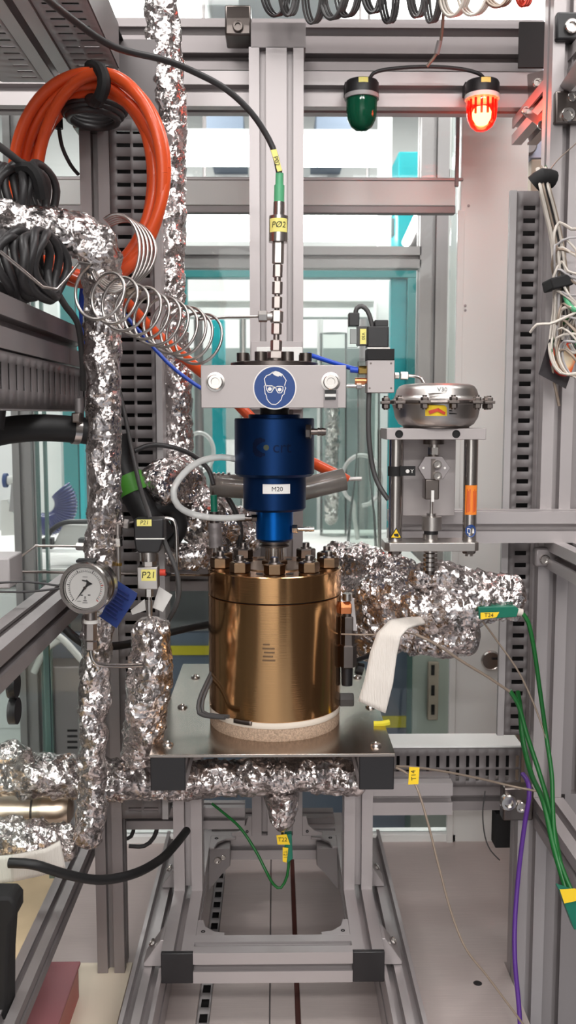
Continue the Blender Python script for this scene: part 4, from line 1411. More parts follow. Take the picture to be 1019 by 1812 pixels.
# dark cable coils resting on the left rail
for nm, lab, cx_, cy_, rx, ry, Y, n in (('cable_coil', 'dark cable coil above the horizontal foil pipe at left', 38, 352, 36, 60, 1.17, 7),
                                        ('cable_coil', 'dark cable coil below the horizontal foil pipe at left', 45, 470, 46, 60, 1.10, 8)):
    t = thing(nm, lab, 'cable', q(cx_, cy_ + ry, Y))
    for i in range(n):
        c = q(cx_ - rx + 2 * rx * i / (n - 1), cy_, Y + .012 * math.sin(i * 2.1))
        P = [c + V((math.cos(a) * .008 + .004 * math.sin(3 * a + i), math.cos(a) * .035, math.sin(a) * mm(ry - 5 * (i % 3), c))) for a in np.linspace(0, 6.28, 16)[:-1]]
        MB().tube(P, .0052, 8, closed=True).build('loop', CABLEB, t, sharp=60)
    if ry == 60 and cy_ < 400:
        MB().tube([q(35, 300, 1.14), q(55, 298, 1.13), q(68, 318, 1.13), q(74, 350, 1.14)], .008, 8).build('tie_band', BLACKM, t)
cable('grey_cable', 'grey cable entering at the left edge to the upper dark coil', [(-20, 245, 1.1), (20, 275, 1.13), (45, 295, 1.15), (60, 310, 1.15)], .0045, CABLEG)
cable('grey_cable', 'grey cable dropping from the lower dark coil along the foil pipe', [(98, 512, 1.12), (115, 540, 1.16), (138, 575, 1.2), (146, 640, 1.23), (147, 690, 1.25)], .0042, CABLEG)
MB().cyl(q(140, 705, 1.22), q(141, 745, 1.22), .006).build('pipe_fitting', ALUD, label='slim metal fitting above the black hose clamp', cat='fitting')
cable('blue_hose', 'blue pneumatic hose beside the tall foil pipe', [(147, 505, 1.3), (144, 540, 1.3), (148, 600, 1.3), (150, 640, 1.3)], .004, BLUEH, 'hose')
cable('blue_hose', 'blue pneumatic hose slanting down to the clamp block from left', [(210, 545, 1.36), (250, 590, 1.36), (300, 645, 1.36), (345, 680, 1.36), (380, 700, 1.36)], .0028, BLUEH, 'hose')
cable('blue_hose', 'blue pneumatic hose from the clamp block to the solenoid', [(545, 627, 1.32), (575, 637, 1.31), (610, 648, 1.29), (636, 655, 1.27)], .0032, BLUEH, 'hose')
cable('dark_cable', 'two dark purple cables hanging at the far left under the rail', [(10, 640, 1.1), (6, 690, 1.1), (-2, 760, 1.1)], .006, CABLEB)
t = thing('black_hose', 'thick black hose with steel clamp entering from the left edge', 'hose', q(60, 780, 1.2))
MB().tube([q(-40, 775, 1.14), q(10, 762, 1.16), q(70, 757, 1.18), q(130, 760, 1.2), q(160, 764, 1.21)], mm(24, q(70, 757, 1.18)), 20).build('hose', RUBBER, t, sharp=60)
a_ = q(124, 760, 1.195)
MB().tube([q(128, 760, 1.199), q(140, 761, 1.203)], mm(26, a_), 24, smooth=False).build('clamp_band', STEEL, t)
MB().pbox(126, 730, 142, 748, 1.17, .02).build('clamp_screw', STEELD, t, bevel=.002)

# ================================================================== FOIL-WRAPPED PIPES
foil('foil_pipe', 'tall foil wrapped pipe with elbow at upper left', [(-60, 397, 1.13), (20, 400, 1.14), (90, 408, 1.155), (140, 418, 1.17), (172, 440, 1.18), (182, 500, 1.2), (183, 600, 1.2), (184, 700, 1.2), (185, 800, 1.2), (184, 900, 1.2), (179, 1000, 1.2), (173, 1100, 1.2), (168, 1200, 1.2), (165, 1300, 1.2), (162, 1400, 1.2), (156, 1500, 1.2)],
     [40, 41, 40, 37, 33, 31, 30, 29, 28, 29, 28, 27, 26, 25, 25, 24, 24, 24, 25, 25, 26], 1.0, 3)
foil('foil_pipe', 'long foil wrapped pipe behind, from the top edge down to the bend', [(283, -40, 1.46), (288, 40, 1.46), (293, 120, 1.46), (298, 200, 1.46), (300, 300, 1.46), (300, 400, 1.46), (298, 500, 1.46), (302, 600, 1.46), (311, 700, 1.46), (314, 780, 1.46), (312, 830, 1.45)],
     [28, 30, 30, 29, 27, 27, 27, 28, 28, 27], 1.1, 5)
foil('foil_pipe', 'short fat foil wrapped elbow at the foot of the rear pipe', [(255, 880, 1.36), (285, 860, 1.38), (318, 850, 1.42), (330, 842, 1.46)], [38, 44, 40, 30], 1.1, 8)
foil('foil_pipe', 'crumpled foil wrapped line behind the blue drive at left', [(325, 840, 1.47), (345, 890, 1.46), (372, 930, 1.45), (420, 950, 1.46), (440, 985, 1.46)], [30, 40, 52, 46, 30], 1.5, 9)
foil('foil_pipe', 'foil wrapped line on the shelf left of the vessel nuts', [(225, 985, 1.44), (280, 978, 1.43), (330, 985, 1.42), (375, 985, 1.42)], [20, 24, 24, 20], 1.2, 12)
foil('foil_pipe', 'fat foil wrapped pipe below the pressure transmitter', [(265, 1090, 1.2), (268, 1150, 1.2), (264, 1220, 1.21), (256, 1290, 1.22), (247, 1345, 1.25)], [28, 38, 38, 35, 33, 33], 1.2, 14)
foil('foil_pipe', 'horizontal foil wrapped pipe running under the steel plate', [(-60, 1368, 1.24), (60, 1372, 1.25), (160, 1378, 1.27), (260, 1380, 1.3), (340, 1380, 1.32), (420, 1375, 1.33), (500, 1370, 1.33), (580, 1370, 1.33), (650, 1378, 1.33)], [36, 38, 36, 35, 34, 32, 34, 34, 32, 24], 1.2, 17)
foil('foil_cone', 'foil cone hanging under the pipe with a green plug', [(497, 1395, 1.33), (500, 1430, 1.33), (496, 1470, 1.33)], [36, 26, 12], 1.0, 19, 'cone')
foil('foil_lump', 'bright foil lump lying on the left end of the lower foil pipe', [(-20, 1338, 1.2), (25, 1334, 1.2), (62, 1348, 1.21)], [20, 18, 8], 1.4, 21, 'foil')
foil('foil_wrap', 'crinkled foil wrapping around the line at lower left', [(-30, 1480, 1.2), (40, 1484, 1.2), (90, 1490, 1.21), (140, 1490, 1.22)], [34, 36, 34, 26], 1.5, 23, 'foil', cell=.012)
fb = thing('foil_bundle', 'large crumpled foil bundle right of the vessel under the valve', 'foil', q(760, 1160, 1.34))
def fpart(name, pts, rad, amp, seed, cell=.017):
    foil(name, '', pts, rad, amp, seed, parent=fb, cell=cell)
fpart('foil_wrap', [(612, 1065, 1.45), (648, 1075, 1.40), (700, 1070, 1.345), (760, 1068, 1.31), (820, 1060, 1.29), (880, 1056, 1.29), (930, 1058, 1.29)], [52, 58, 66, 60, 62, 46, 34, 14], 1.15, 31, .0125)
fpart('foil_wrap', [(690, 1105, 1.33), (750, 1118, 1.32), (800, 1122, 1.31), (850, 1120, 1.30)], [34, 42, 42, 34], 1.2, 33, .013)
fpart('foil_wrap', [(575, 985, 1.50), (620, 1000, 1.47), (680, 1010, 1.40), (735, 1020, 1.34)], [30, 40, 36, 24], 1.3, 35, .011)
fpart('foil_wrap', [(625, 1120, 1.45), (660, 1125, 1.41), (700, 1120, 1.37)], [40, 46, 36], 1.0, 37, .014)
fpart('foil_wrap', [(720, 1025, 1.27), (765, 1014, 1.27), (815, 1030, 1.27), (850, 1040, 1.27)], [18, 24, 24, 16], 1.0, 39, .012)

# ================================================================== WHITE WOVEN STRAPS
rows = [(q(745, 1092, 1.27), q(752, 1104, 1.26)), (q(716, 1094, 1.245), q(738, 1106, 1.23)), (q(690, 1098, 1.225), q(722, 1112, 1.205)), (q(668, 1120, 1.21), q(709, 1126, 1.19)), (q(655, 1155, 1.205), q(702, 1158, 1.19)), (q(646, 1200, 1.2), q(695, 1210, 1.185)), (q(634, 1240, 1.2), q(682, 1262, 1.185))]
ribbon(MB(), rows).build('woven_strap', FABRIC, label='white woven strap draped over foil and hanging right of the vessel', cat='strap', solid=.003, sharp=60)
rows = [(q(-30, 1518, 1.14), q(-30, 1566, 1.14)), (q(30, 1512, 1.13), q(30, 1558, 1.13)), (q(80, 1502, 1.13), q(85, 1546, 1.13)), (q(106, 1488, 1.14), q(116, 1536, 1.14))]
ribbon(MB(), rows).build('woven_strap', FABRIC, label='white woven band around the line at lower left edge', cat='strap', solid=.004, sharp=60)
t = thing('steel_bottle', 'polished steel bottle lying behind the foil at lower left', 'bottle', q(60, 1460, 1.28))
mb = MB(); p0, p1 = q(-60, 1436, 1.28), q(130, 1432, 1.29)
r_ = mm(33, p0); L_ = (p1 - p0).length
mb.lathe(p0, p1 - p0, [(r_, 0), (r_, L_ - .02), (r_ * .8, L_ - .006), (r_ * .4, L_)], 32).build('shell', mat('warm_steel', srgb(222, 204, 184), 1, .3), t)
mb = MB().lathe(p0, p1 - p0, [(r_ + .001, L_ * .62), (r_ + .0015, L_ * .63), (r_ + .001, L_ * .64)], 32).build('seam_ring', STEELD, t)
cable('black_hose', 'black hose with open end curving below the left foil', [(16, 1527, 1.09), (60, 1530, 1.09), (120, 1548, 1.11), (180, 1557, 1.14), (240, 1545, 1.18), (285, 1520, 1.23), (310, 1495, 1.28), (330, 1470, 1.34)], .0062, RUBBER, 'hose', 12)

# ================================================================== PNEUMATIC VALVE V30
VY = 1.24
vx = q(772, 715, VY).x
vz = lambda y: q(772, y, VY).z
vr = lambda px: px * 1.235 / F
val = thing('pneumatic_valve', 'steel diaphragm valve with round domed head and label V30', 'valve', (vx, VY, vz(975)))
vo = (vx, VY, 0)
dome = MB().lathe(vo, Zv, [(vr(84), vz(712)), (vr(84), vz(709)), (vr(76), vz(706)), (vr(73), vz(700)), (vr(70), vz(690)), (vr(66), vz(684)), (vr(58), vz(680.5)), (vr(40), vz(679)), (1e-4, vz(678.5))], 64).build('dome', STEELB, val, sharp=50)
MB().lathe(vo, Zv, [(vr(58), vz(755)), (vr(66), vz(750)), (vr(73), vz(738)), (vr(76), vz(722)), (vr(78), vz(716)), (vr(84), vz(714)), (vr(84), vz(712))], 64).build('bowl', STEELB, val, sharp=50)
MB().lathe(vo, Zv, [(vr(87), vz(715)), (vr(88), vz(713)), (vr(87), vz(709.5)), (vr(84), vz(708.5))], 64).build('clamp_ring', STEELD, val)
for k in range(12):
    a = math.radians(30 * k + 8)
    c = V((vx + vr(92) * math.sin(a), VY - vr(92) * math.cos(a), vz(712)))
    b_ = MB().hexa(c - Zv * vr(11), c - Zv * vr(3), vr(7)).hexa(c + Zv * vr(2), c + Zv * vr(8), vr(7)).build('flange_nut', STEELD, val)
    MB().cyl(c - Zv * vr(13), c + Zv * vr(11), vr(4), n=12).build('flange_bolt', STEELD, b_)
    MB().box(c - V((vr(9), vr(9), vr(3))), c + V((vr(9), vr(9), vr(2)))).build('lug', STEELD, val, bevel=.0006)
# name label on the dome shoulder (facing the room)
def on_dome(x, y, R_):
    """point on a cone of revolution about the valve axis at pixel x,y"""
    Y = VY - math.sqrt(max(1e-9, R_ * R_ - (q(x, y, VY).x * .95 + vx * .05 - vx) ** 2))
    return q(x, y, Y)
mb = MB()
n = 10
vs = []
for i in range(n + 1):
    x = 756 + (806 - 756) * i / n
    for y, R_ in ((695.5, vr(72.9)), (683.5, vr(68.2))):
        vs.append(on_dome(x, y + (.5 if abs(i - 5) > 3 else 0), R_) - Yv * .0008)
lab = mb.add(vs, [(2 * i, 2 * i + 2, 2 * i + 3, 2 * i + 1) for i in range(n)]).build('name_label', PAPER, val, sharp=None)
text('V30', .0056, on_dome(782, 689.5, vr(70.6)) - Yv * .0024, INK, lab, v=(0, .42, 1))
vs = []
for i in range(n + 1):
    x = 752 + (811 - 752) * i / n
    for y, R_ in ((736, vr(74.3)), (717, vr(77.5))):
        vs.append(on_dome(x, y, R_) - Yv * .0008)
lab = MB().add(vs, [(2 * i, 2 * i + 2, 2 * i + 3, 2 * i + 1) for i in range(n)]).build('warning_label', YELLOWS, val, sharp=None)
MB().add([on_dome(x, y, vr(76)) - Yv * .002 for x, y in ((757, 727), (775, 722), (788, 730), (786, 734), (774, 728), (760, 733))], [(0, 1, 2, 3, 4, 5)]).build('red_mark', INKR, lab, sharp=None)
for y in (721, 726, 731):
    MB().add([on_dome(x, yy, vr(76)) - Yv * .002 for x, yy in ((794, y), (808, y), (808, y + 2), (794, y + 2))], [(0, 1, 2, 3)]).build('print_line', INK, lab, sharp=None)
MB().cyl((vx, VY, vz(757)), (vx, VY, vz(752)), vr(58), n=40).build('bowl_foot', STEELD, val)
# yoke: top plate, rods, bottom plate
a, b = q(684, 758, VY - .035), q(860, 778, VY - .035)
tp = MB().box((a.x, VY - .035, b.z), (b.x, VY + .035, a.z)).build('top_plate', ALUB, val, bevel=.0008)
for x in (706, 807):
    c = q(x, 768, VY - .035)
    MB().lathe(c, -Yv, [(vr(7), 0), (vr(7), .0008), (vr(5.5), .0008), (vr(4.5), .0002), (1e-4, .0002)], 18).build('threaded_hole', BLACKM, tp)
pz0, pz1 = vz(971), vz(956)
for x in (700, 832):
    c = q(x, 860, VY)
    MB().cyl((c.x, VY, pz1), (c.x, VY, b.z), vr(12.5), n=28).build('yoke_rod', STEEL, val)
    MB().hexa((c.x, VY, pz0 - vr(9)), (c.x, VY, pz0), vr(12)).build('rod_nut', STEELD, val)
    MB().cyl((c.x, VY, pz0 - vr(13)), (c.x, VY, pz0), vr(7), n=16).build('rod_end', STEELB, val)
aa, bb = q(682, 960, VY - .03), q(850, 960, VY - .03)
P = [(aa.x + .006, VY - .026), (bb.x - .006, VY - .026), (bb.x, VY - .02), (bb.x, VY + .02), (bb.x - .006, VY + .026), (aa.x + .006, VY + .026), (aa.x, VY + .02), (aa.x, VY - .02)]
MB().prism([(x, y, pz0) for x, y in P], (0, 0, pz1 - pz0)).build('bottom_plate', STEELB, val, bevel=.0008)
a2, b2 = q(713, 778, VY + .05), q(803, 912, VY + .05)
MB().box((a2.x, VY + .045, b2.z), (b2.x, 1.3245, a.z + .0)).build('mounting_plate', ALUB, val, bevel=.0006)
cx = q(767, 840, VY).x
w_ = lambda px: px * 1.225 / F


def vcyl(x, y0, y1, wpx, name, m, hexa=False):
    c = q(x, 850, VY).x
    mb = MB()
    f = mb.hexa if hexa else mb.cyl
    f((c, VY, vz(y1)), (c, VY, vz(y0)), w_(wpx / 2))
    return mb.build(name, m, val)


vcyl(766, 778, 786, 38, 'gland', STEELD)
vcyl(767, 778, 792, 20, 'stem_nut', STEELB)
vcyl(767, 790, 806, 22, 'hex_nut', STEEL, True)
vcyl(766, 804, 812, 20, 'stem', STEELD)
hp = [(752, 808), (783, 808), (797, 828), (784, 848), (752, 848), (740, 828)]
hx = MB().prism([q(x, y, VY - .012) for x, y in hp], (0, .008, 0)).build('coupling_plate', ALUD, val, bevel=.0006)
for x, y in ((749, 828), (787, 828)):
    MB().lathe(q(x, y, VY - .012), -Yv, [(w_(2.2), .0002), (w_(2), .0006), (1e-4, .0006)], 12).build('plate_hole', PAPER, hx)
for y in (822, 842):
    MB().lathe(q(773, y, VY - .012), -Yv, [(w_(7.5), 0), (w_(7.5), .006), (w_(6.5), .007), (w_(4), .007), (w_(3.6), .002), (1e-4, .002)], 6 if False else 22).build('socket_bolt', STEEL, hx)
MB().pbox(763, 812, 770, 848, VY - .014, .006).build('coupling_key', STEELD, hx)
MB().pbox(752, 848, 777, 884, VY - .012, .024).build('clevis', STEELD, val, bevel=.0015)
MB().pbox(763, 868, 768, 888, VY - .014, .004).build('indicator', PAPER, val)
vcyl(764, 884, 912, 6, 'stem_rod', STEELB)
vcyl(764, 908, 915, 18, 'spindle_cap', STEEL)
vcyl(765, 914, 938, 36, 'bonnet', STEELB)
vcyl(764, 938, 945, 26, 'black_seal', BLACK)
vcyl(763, 945, 957, 28, 'lower_bonnet', STEEL)
for i in range(5):
    vcyl(763, 971 + 8 * i, 976.5 + 8 * i, 26 - (i % 2) * 0, 'bellows_rib', STEEL)
vcyl(763, 968, 1015, 17, 'bellows_core', STEELD)
# straps and stickers on the rods
c = q(700, 833, VY)
MB().cyl((c.x, VY, vz(842)), (c.x, VY, vz(825)), vr(14), n=28).build('rod_strap', BLACKM, val)
MB().pbox(708, 825, 735, 842, VY - .014, .004).build('rod_strap', BLACKM, val)
t_ = MB().lathe(q(721, 834, VY - .0145), -Yv, [(w_(3.6), 0), (w_(3), .0008), (1e-4, .0008)], 14).build('strap_rivet', PAPER, val)
text('Y', .005, q(729, 834, VY - .0145), PAPER, val)
rc = lambda x: (q(x, 860, VY).x, VY)
R_ = vr(12.5) + .0003


def rod_patch(x, y0, y1, hw, m, name):
    p_ = rc(x)
    return patch(MB(), p_, R_, -hw, hw, vz(y1), vz(y0), 10).build(name, m, val, sharp=None)


rod_patch(832, 858, 910, .95, ORLAB, 'orange_sticker')
pz_ = rc(832)
for i, x in enumerate((-.62, -.42, -.22, .25, .45, .65)):
    patch(MB(), pz_, R_ + .0002, x - .05, x + .05, vz(906 - (i % 3)), vz(865 + 3 * (i % 2)), 2).build('print_line', INKR, val, sharp=None)


def rod_poly(x, y, pts, m, name, lift, parent=val):
    p_ = rc(x)
    vs = []
    for px, py in pts:
        th = math.asin(max(-.99, min(.99, vr(px) / (R_ + lift))))
        vs.append((p_[0] + (R_ + lift) * math.sin(th), p_[1] - (R_ + lift) * math.cos(th), vz(y + py)))
    return MB().add(vs, [tuple(range(len(vs)))]).build(name, m, parent, sharp=None)


tri = lambda s: [(-s, s * .82), (-s * .5, s * .82), (0, s * .82), (s * .5, s * .82), (s, s * .82), (s * .5, -s * .05), (0, -s * .95), (-s * .5, -s * .05)]
rod_poly(700, 942, tri(10.8), INK, 'warning_triangle', .0004)
rod_poly(700, 942.4, tri(8.6), YELLOWS, 'warning_triangle', .0010)
rod_poly(700, 944, [(-4.5, -1), (3, -2), (5, 1), (4, 4), (-3, 3)], INK, 'warning_symbol', .0016)
rod_poly(832, 938, [(9.5 * math.cos(t_), 11 * math.sin(t_)) for t_ in np.linspace(0, 6.1, 20)], SIGNB, 'blue_sticker', .0004)
for P in ([(-6.5, -5), (-1, -4), (-1, 5), (-6.5, 4)], ):
    P2 = [(x * .72 - 1.0, y * .72) for x, y in P]
    rod_poly(832, 938, P, PAPER, 'sticker_symbol', .0008)
    rod_poly(832, 938, P2, SIGNB, 'sticker_symbol', .0012)
rod_poly(832, 938, [(2, 4), (3, -4), (5, -4), (6, 4)], PAPER, 'sticker_symbol', .0008)
cable('air_line', 'grey air cable looping from the solenoid block to the valve yoke', [(653, 692, 1.26), (652, 730, 1.26), (653, 780, 1.26), (660, 830, 1.26), (672, 862, 1.255), (687, 884, 1.25)], .0034, CABLEG)
# ------------------------------------------------ solenoid
SY = 1.25
so = thing('solenoid_valve', 'small solenoid valve with black coil and grey square block', 'valve', q(674, 696, SY))
bk = MB().pbox(650, 637, 698, 695, SY, .03).build('block', ALUB, so, bevel=.0008)
for x, y in ((656, 643), (692, 643), (654, 687), (692, 687)):
    MB().lathe(q(x, y, SY), -Yv, [(.0014, .0002), (.0012, .0005), (1e-4, .0005)], 10).build('block_screw', STEELD, bk)
MB().pbox(650, 617, 698, 637, SY - .001, .032).build('black_plate', BLACKM, so, bevel=.0006)
MB().pbox(650, 614.5, 690, 617.5, SY, .028).build('plate_edge', STEEL, so)
co = MB().pbox(650, 577, 688, 615, SY, .028).build('coil', BLACK, so, bevel=.0016)
MB().pbox(663, 566, 687, 578, SY + .002, .022).build('coil_cap', BLACK, co, bevel=.001)
cn = MB().pbox(617, 553, 636, 577, SY + .004, .018).build('plug', BLACK, so, bevel=.0012)
MB().pbox(616, 577, 634, 614, SY + .004, .018).build('clear_socket', CLEAR, so, bevel=.0006)
MB().pbox(620, 582, 631, 608, SY + .008, .01).build('contact_block', DUCTL, so)
MB().pbox(632, 577, 651, 611, SY + .004, .016).build('socket_body', CABLEG, so, bevel=.0008)
yl = MB().pbox(637, 582, 648, 609, SY + .0035, .0006).build('yellow_label', YELLOW, so)
text('V30', .0042, q(642.5, 595, SY + .003), INK, yl, u=(0, 0, -1), v=(1, 0, 0))
MB().tube([q(629, 556, SY + .01), q(631, 546, SY + .01), q(640, 542, SY + .01), q(650, 550, SY + .01), q(656, 566, SY + .01), q(659, 580, SY + .01)], .0032, 10).build('plug_lead', CABLEG, so, sharp=60)
MB().hexa(q(650, 655, SY + .012), q(634, 655, SY + .012), w_(8)).build('brass_fitting', BRASS, so)
MB().cyl(q(634, 655, SY + .012), q(620, 654, SY + .014), w_(5.5)).build('push_fitting', BLUEH, so)
MB().cyl(q(650, 674, SY + .012), q(628, 674, SY + .012), w_(5.5)).build('copper_fitting', COPPER, so)
MB().cyl(q(645, 683, SY + .012), q(613, 683, SY + .012), w_(3.5)).build('bracket_pin', STEEL, so)
MB().hexa(q(640, 683, SY + .010), q(630, 683, SY + .010), w_(6)).build('pin_nut', STEEL, so)
MB().hexa(q(698, 665, SY + .012), q(706, 665, SY + .012), w_(6)).build('hex_fitting', STEELB, so)
MB().hexa(q(708, 665, SY + .012), q(722, 665, SY + .012), w_(7.5)).build('hex_fitting', STEEL, so)
MB().tube([q(720, 665, SY + .012), q(735, 666, SY + .01), q(745, 670, SY + .005), q(750, 679, SY)], w_(3), 10).build('steel_elbow', STEEL, so, sharp=60)

# ================================================================== PRESSURE TRANSMITTER P21 AND GAUGE
TY = 1.21
tr = thing('pressure_transmitter', 'black headed pressure transmitter with two yellow labels P21', 'sensor', q(264, 1090, TY))
a, b = q(239, 917, TY), q(292, 976, TY)
w2 = b.x - a.x
prof = [(a.x, a.z), (b.x, a.z + .001), (b.x, b.z + .018), (b.x - .005, b.z + .003), (b.x - .008, b.z), (a.x + .006, b.z), (a.x + .002, b.z + .004), (a.x, b.z + .018)]
hd = MB().prism([(x, TY - .014, z) for x, z in prof], (0, .034, 0)).build('head', BLACK, tr, bevel=.002)
MB().pbox(240, 952.5, 291, 954.5, TY - .0146, .001).build('head_line', PAPER, hd)
yl = MB().pbox(242, 919.5, 268, 931, TY - .0148, .001).build('yellow_label', YELLOW, hd)
text('P21', .0052, q(255, 925, TY - .0151), INK, yl, shear=.2)
tc = lambda y: q(264, y, TY + .003)
tw = lambda px: px * 1.215 / F


def tseg(y0, y1, wpx, name, m=STEEL, h=False, n=24, x=None):
    mb = MB()
    A2, B2 = tc(y1), tc(y0)
    A2.x = B2.x
    (mb.hexa if h else mb.cyl)(A2, B2, tw(wpx / 2))
    return mb.build(name, m, tr)


tseg(974, 992, 33, 'knurled_ring', STEEL)
tseg(990, 1002, 26, 'hex_nut', STEELB, True)
c = tc(1021)
vb = MB().box((c.x - tw(19), c.y - tw(16), tc(1040).z), (c.x + tw(17), c.y + tw(16), tc(1001).z)).build('valve_block', STEELB, tr, bevel=.001)
yl = MB().pbox(250, 1008, 276, 1028, c.y - tw(16) - .001, .001).build('yellow_label', YELLOW, vb)
text('P21', .0085, q(262.5, 1018, c.y - tw(16) - .0013), INK, yl, shear=.1)
MB().cyl(q(283, 1013, TY), q(293, 1013, TY), tw(6)).build('red_knob', INKR, tr)
MB().cyl(q(293, 1016, TY), q(345, 1017, TY + .06), tw(2.2), n=10).build('side_rod', STEEL, tr)
MB().cyl(q(293, 1016, TY), q(300, 1016, TY + .008), tw(4.5), n=12).build('rod_nut', BLACK, tr)
tseg(1040, 1056, 15, 'hex_nut', STEEL, True)
tseg(1056, 1066, 9, 'ferrule', STEEL)
tseg(1062, 1100, 11, 'tube', STEELB)
# left branch
MB().tube([q(245, 925, TY + .01), q(225, 930, TY - .012), q(214, 927, TY - .016)], tw(6), 12).build('branch_arm', STEELD, tr, sharp=60)
MB().hexa(q(228, 928, TY - .016), q(219, 927, TY - .016), tw(9)).build('hex_nut', STEELB, tr)
MB().tube([q(216, 925, TY - .016), q(209, 927, TY - .016), q(209, 946, TY - .016)], tw(7.5), 14, smooth=False).build('elbow', STEELM, tr)
MB().hexa(q(210, 967, TY - .016), q(209, 952, TY - .016), tw(7)).build('hex_nut', STEEL, tr)
MB().cyl(q(210, 1030, TY - .016), q(209, 944, TY - .016), tw(4), n=12).build('tube', STEELB, tr)
MB().cyl(q(210, 1001, TY - .016), q(210, 996, TY - .016), tw(6), n=14).build('ferrule', BRASS, tr)
MB().tube([q(290, 917, TY + .012), q(304, 919, TY + .012), q(311, 932, TY + .012), q(313, 980, TY + .012), q(314, 1064, TY + .014)], tw(3.6), 10).build('bent_tube', STEEL, tr, sharp=60)
cable('sensor_cable', 'grey cable from the black transmitter head curving down beside it', [(288, 950, TY), (298, 975, TY), (312, 1010, TY), (317, 1045, TY), (310, 1075, TY + .01), (298, 1098, TY + .03)], .0032, CABLEG)
cable('sensor_cable', 'grey cable running down the slotted duct to the transmitter head', [(211, 690, 1.37), (222, 740, 1.36), (236, 810, 1.34), (250, 870, 1.3), (262, 905, 1.23), (266, 918, 1.215)], .0032, CABLEG)
t = MB().prism([q(208, 1028, 1.19), q(243, 1050, 1.18), q(241, 1058, 1.18), q(206, 1112, 1.17), q(174, 1090, 1.18)], (0, .0012, 0)).build('blue_tag', NAVY, label='navy blue card tag hanging behind the pressure gauge', cat='tag', bevel=.0003)
for i in range(8):
    f0 = i / 9 + .05
    p0 = q(206, 1034, 1.187).lerp(q(178, 1085, 1.178), f0); p1 = q(236, 1054, 1.179).lerp(q(206, 1106, 1.169), f0)
    d_ = (p1 - p0)
    MB().prism([p0 + d_ * .12, p0 + d_ * (.8 + .1 * math.sin(i * 2)), p0 + d_ * (.8 + .1 * math.sin(i * 2)) + V((-.0006, 0, -.0011)), p0 + d_ * .12 + V((-.0006, 0, -.0011))], (0, -.0016, 0)).build('print_line', BLUES, t)
MB().prism([q(281, 1038, 1.235), q(305, 1053, 1.235), q(288, 1083, 1.235), q(270, 1075, 1.235)], (0, .001, 0)).build('paper_tag', PAPER, label='white paper tag right of the transmitter tube', cat='tag')
MB().prism([q(256, 1060, 1.225), q(258, 1080, 1.225), q(234, 1088, 1.225), q(231, 1080, 1.225)], (0, .001, 0)).build('paper_tag', PAPER, label='white paper tag left of the transmitter tube', cat='tag')

ga = thing('pressure_gauge', 'round steel pressure gauge with white dial', 'gauge', q(160, 1150, 1.14))
gc = q(151, 1040, 1.10)
gn = V((-.16, -1, .06)).normalized()
gr = mm(46, gc)
gb = MB().lathe(gc, gn, [(gr * .90, -.036), (gr * .95, -.032), (gr * .95, -.006), (gr * 1.0, -.005), (gr * 1.0, .004), (gr * .96, .006), (gr * .84, .006), (gr * .82, .0045), (gr * .80, 0), (1e-4, 0)], 56).build('case', STEEL, ga, sharp=25)
MB().lathe(gc, gn, [(gr * .955, -.021), (gr * .972, -.019), (gr * .972, -.015), (gr * .955, -.013)], 56, cap=False).build('case_rib', STEELD, ga)
MB().lathe(gc, gn, [(gr * .82, .0012), (gr * .79, .0012), (gr * .79, .0002), (gr * .82, .0002)], 48, cap=False).build('bezel_seal', BLACK, ga)
dl = MB().lathe(gc, gn, [(gr * .80, .0003), (gr * .80, .0006), (1e-4, .0006)], 48).build('dial', PAPER, ga)
gu = Zv.cross(-gn).normalized() * 1
gu = V((-gn.y, gn.x, 0)).normalized()
gv = gn.cross(gu).normalized()
if gv.z < 0: gv = -gv
G = lambda a, r, d=.0009: gc + gn * d + (gu * math.sin(math.radians(a)) + gv * math.cos(math.radians(a))) * (r * gr)
mk = MB(); mr = MB()
for i in range(41):
    a = -135 + 270 * i / 40
    L_ = .10 if i % 8 == 0 else .05
    wd = .9 if i % 8 else 1.6
    tgt = mk if i < 30 or i % 2 else mr
    tgt.add([G(a - wd, .64), G(a + wd, .64), G(a + wd * .8, .64 + L_), G(a - wd * .8, .64 + L_)], [(0, 1, 2, 3)])
for i in range(27):
    a = -135 + 10 * i
    mk.add([G(a, .63), G(a + 10, .63), G(a + 10, .618), G(a, .618)], [(0, 1, 2, 3)])
mk.build('scale', INK, dl, sharp=None); mr.build('red_scale', INKR, dl, sharp=None)
nd = MB().add([G(-143, .68, .0022), G(-143 - 40, .055, .0022), G(37 + 40, .04, .0022), G(37 - 40, .04, .0022), G(-143 + 40, .055, .0022)], [(0, 4, 3, 2, 1)])
nd.add([G(-143 + 90, .03, .0022), G(37 - 14, .17, .0022), G(37 - 26, .34, .0022), G(37, .30, .0022), G(37 + 26, .36, .0022), G(37 + 22, .17, .0022), G(37 + 90, .03, .0022)], [(0, 1, 2, 3, 4, 5, 6)])
nd.add([G(-20, .34, .0022), G(20, .31, .0022), G(22, .25, .0022), G(-20, .28, .0022)], [(0, 1, 2, 3)])
nd.build('needle', INK, ga, sharp=None)
MB().lathe(gc, gn, [(gr * .06, .0006), (gr * .06, .0028), (1e-4, .0028)], 18).build('needle_hub', STEELD, ga)
pm = MB()
for a, r, L_, hh in ((180, .50, .14, .030), (180, .58, .20, .022), (150, .32, .10, .04), (205, .32, .10, .04), (0, .42, .2, .02), (205, .58, .16, .02), (180, .36, .06, .05), (180, .43, .08, .03)):
    c = G(a, r)
    pm.add([c - gu * L_ * gr / 2 - gv * hh * gr / 2, c + gu * L_ * gr / 2 - gv * hh * gr / 2, c + gu * L_ * gr / 2 + gv * hh * gr / 2, c - gu * L_ * gr / 2 + gv * hh * gr / 2], [(0, 1, 2, 3)])
pm.build('dial_print', CABLEG, dl, sharp=None)
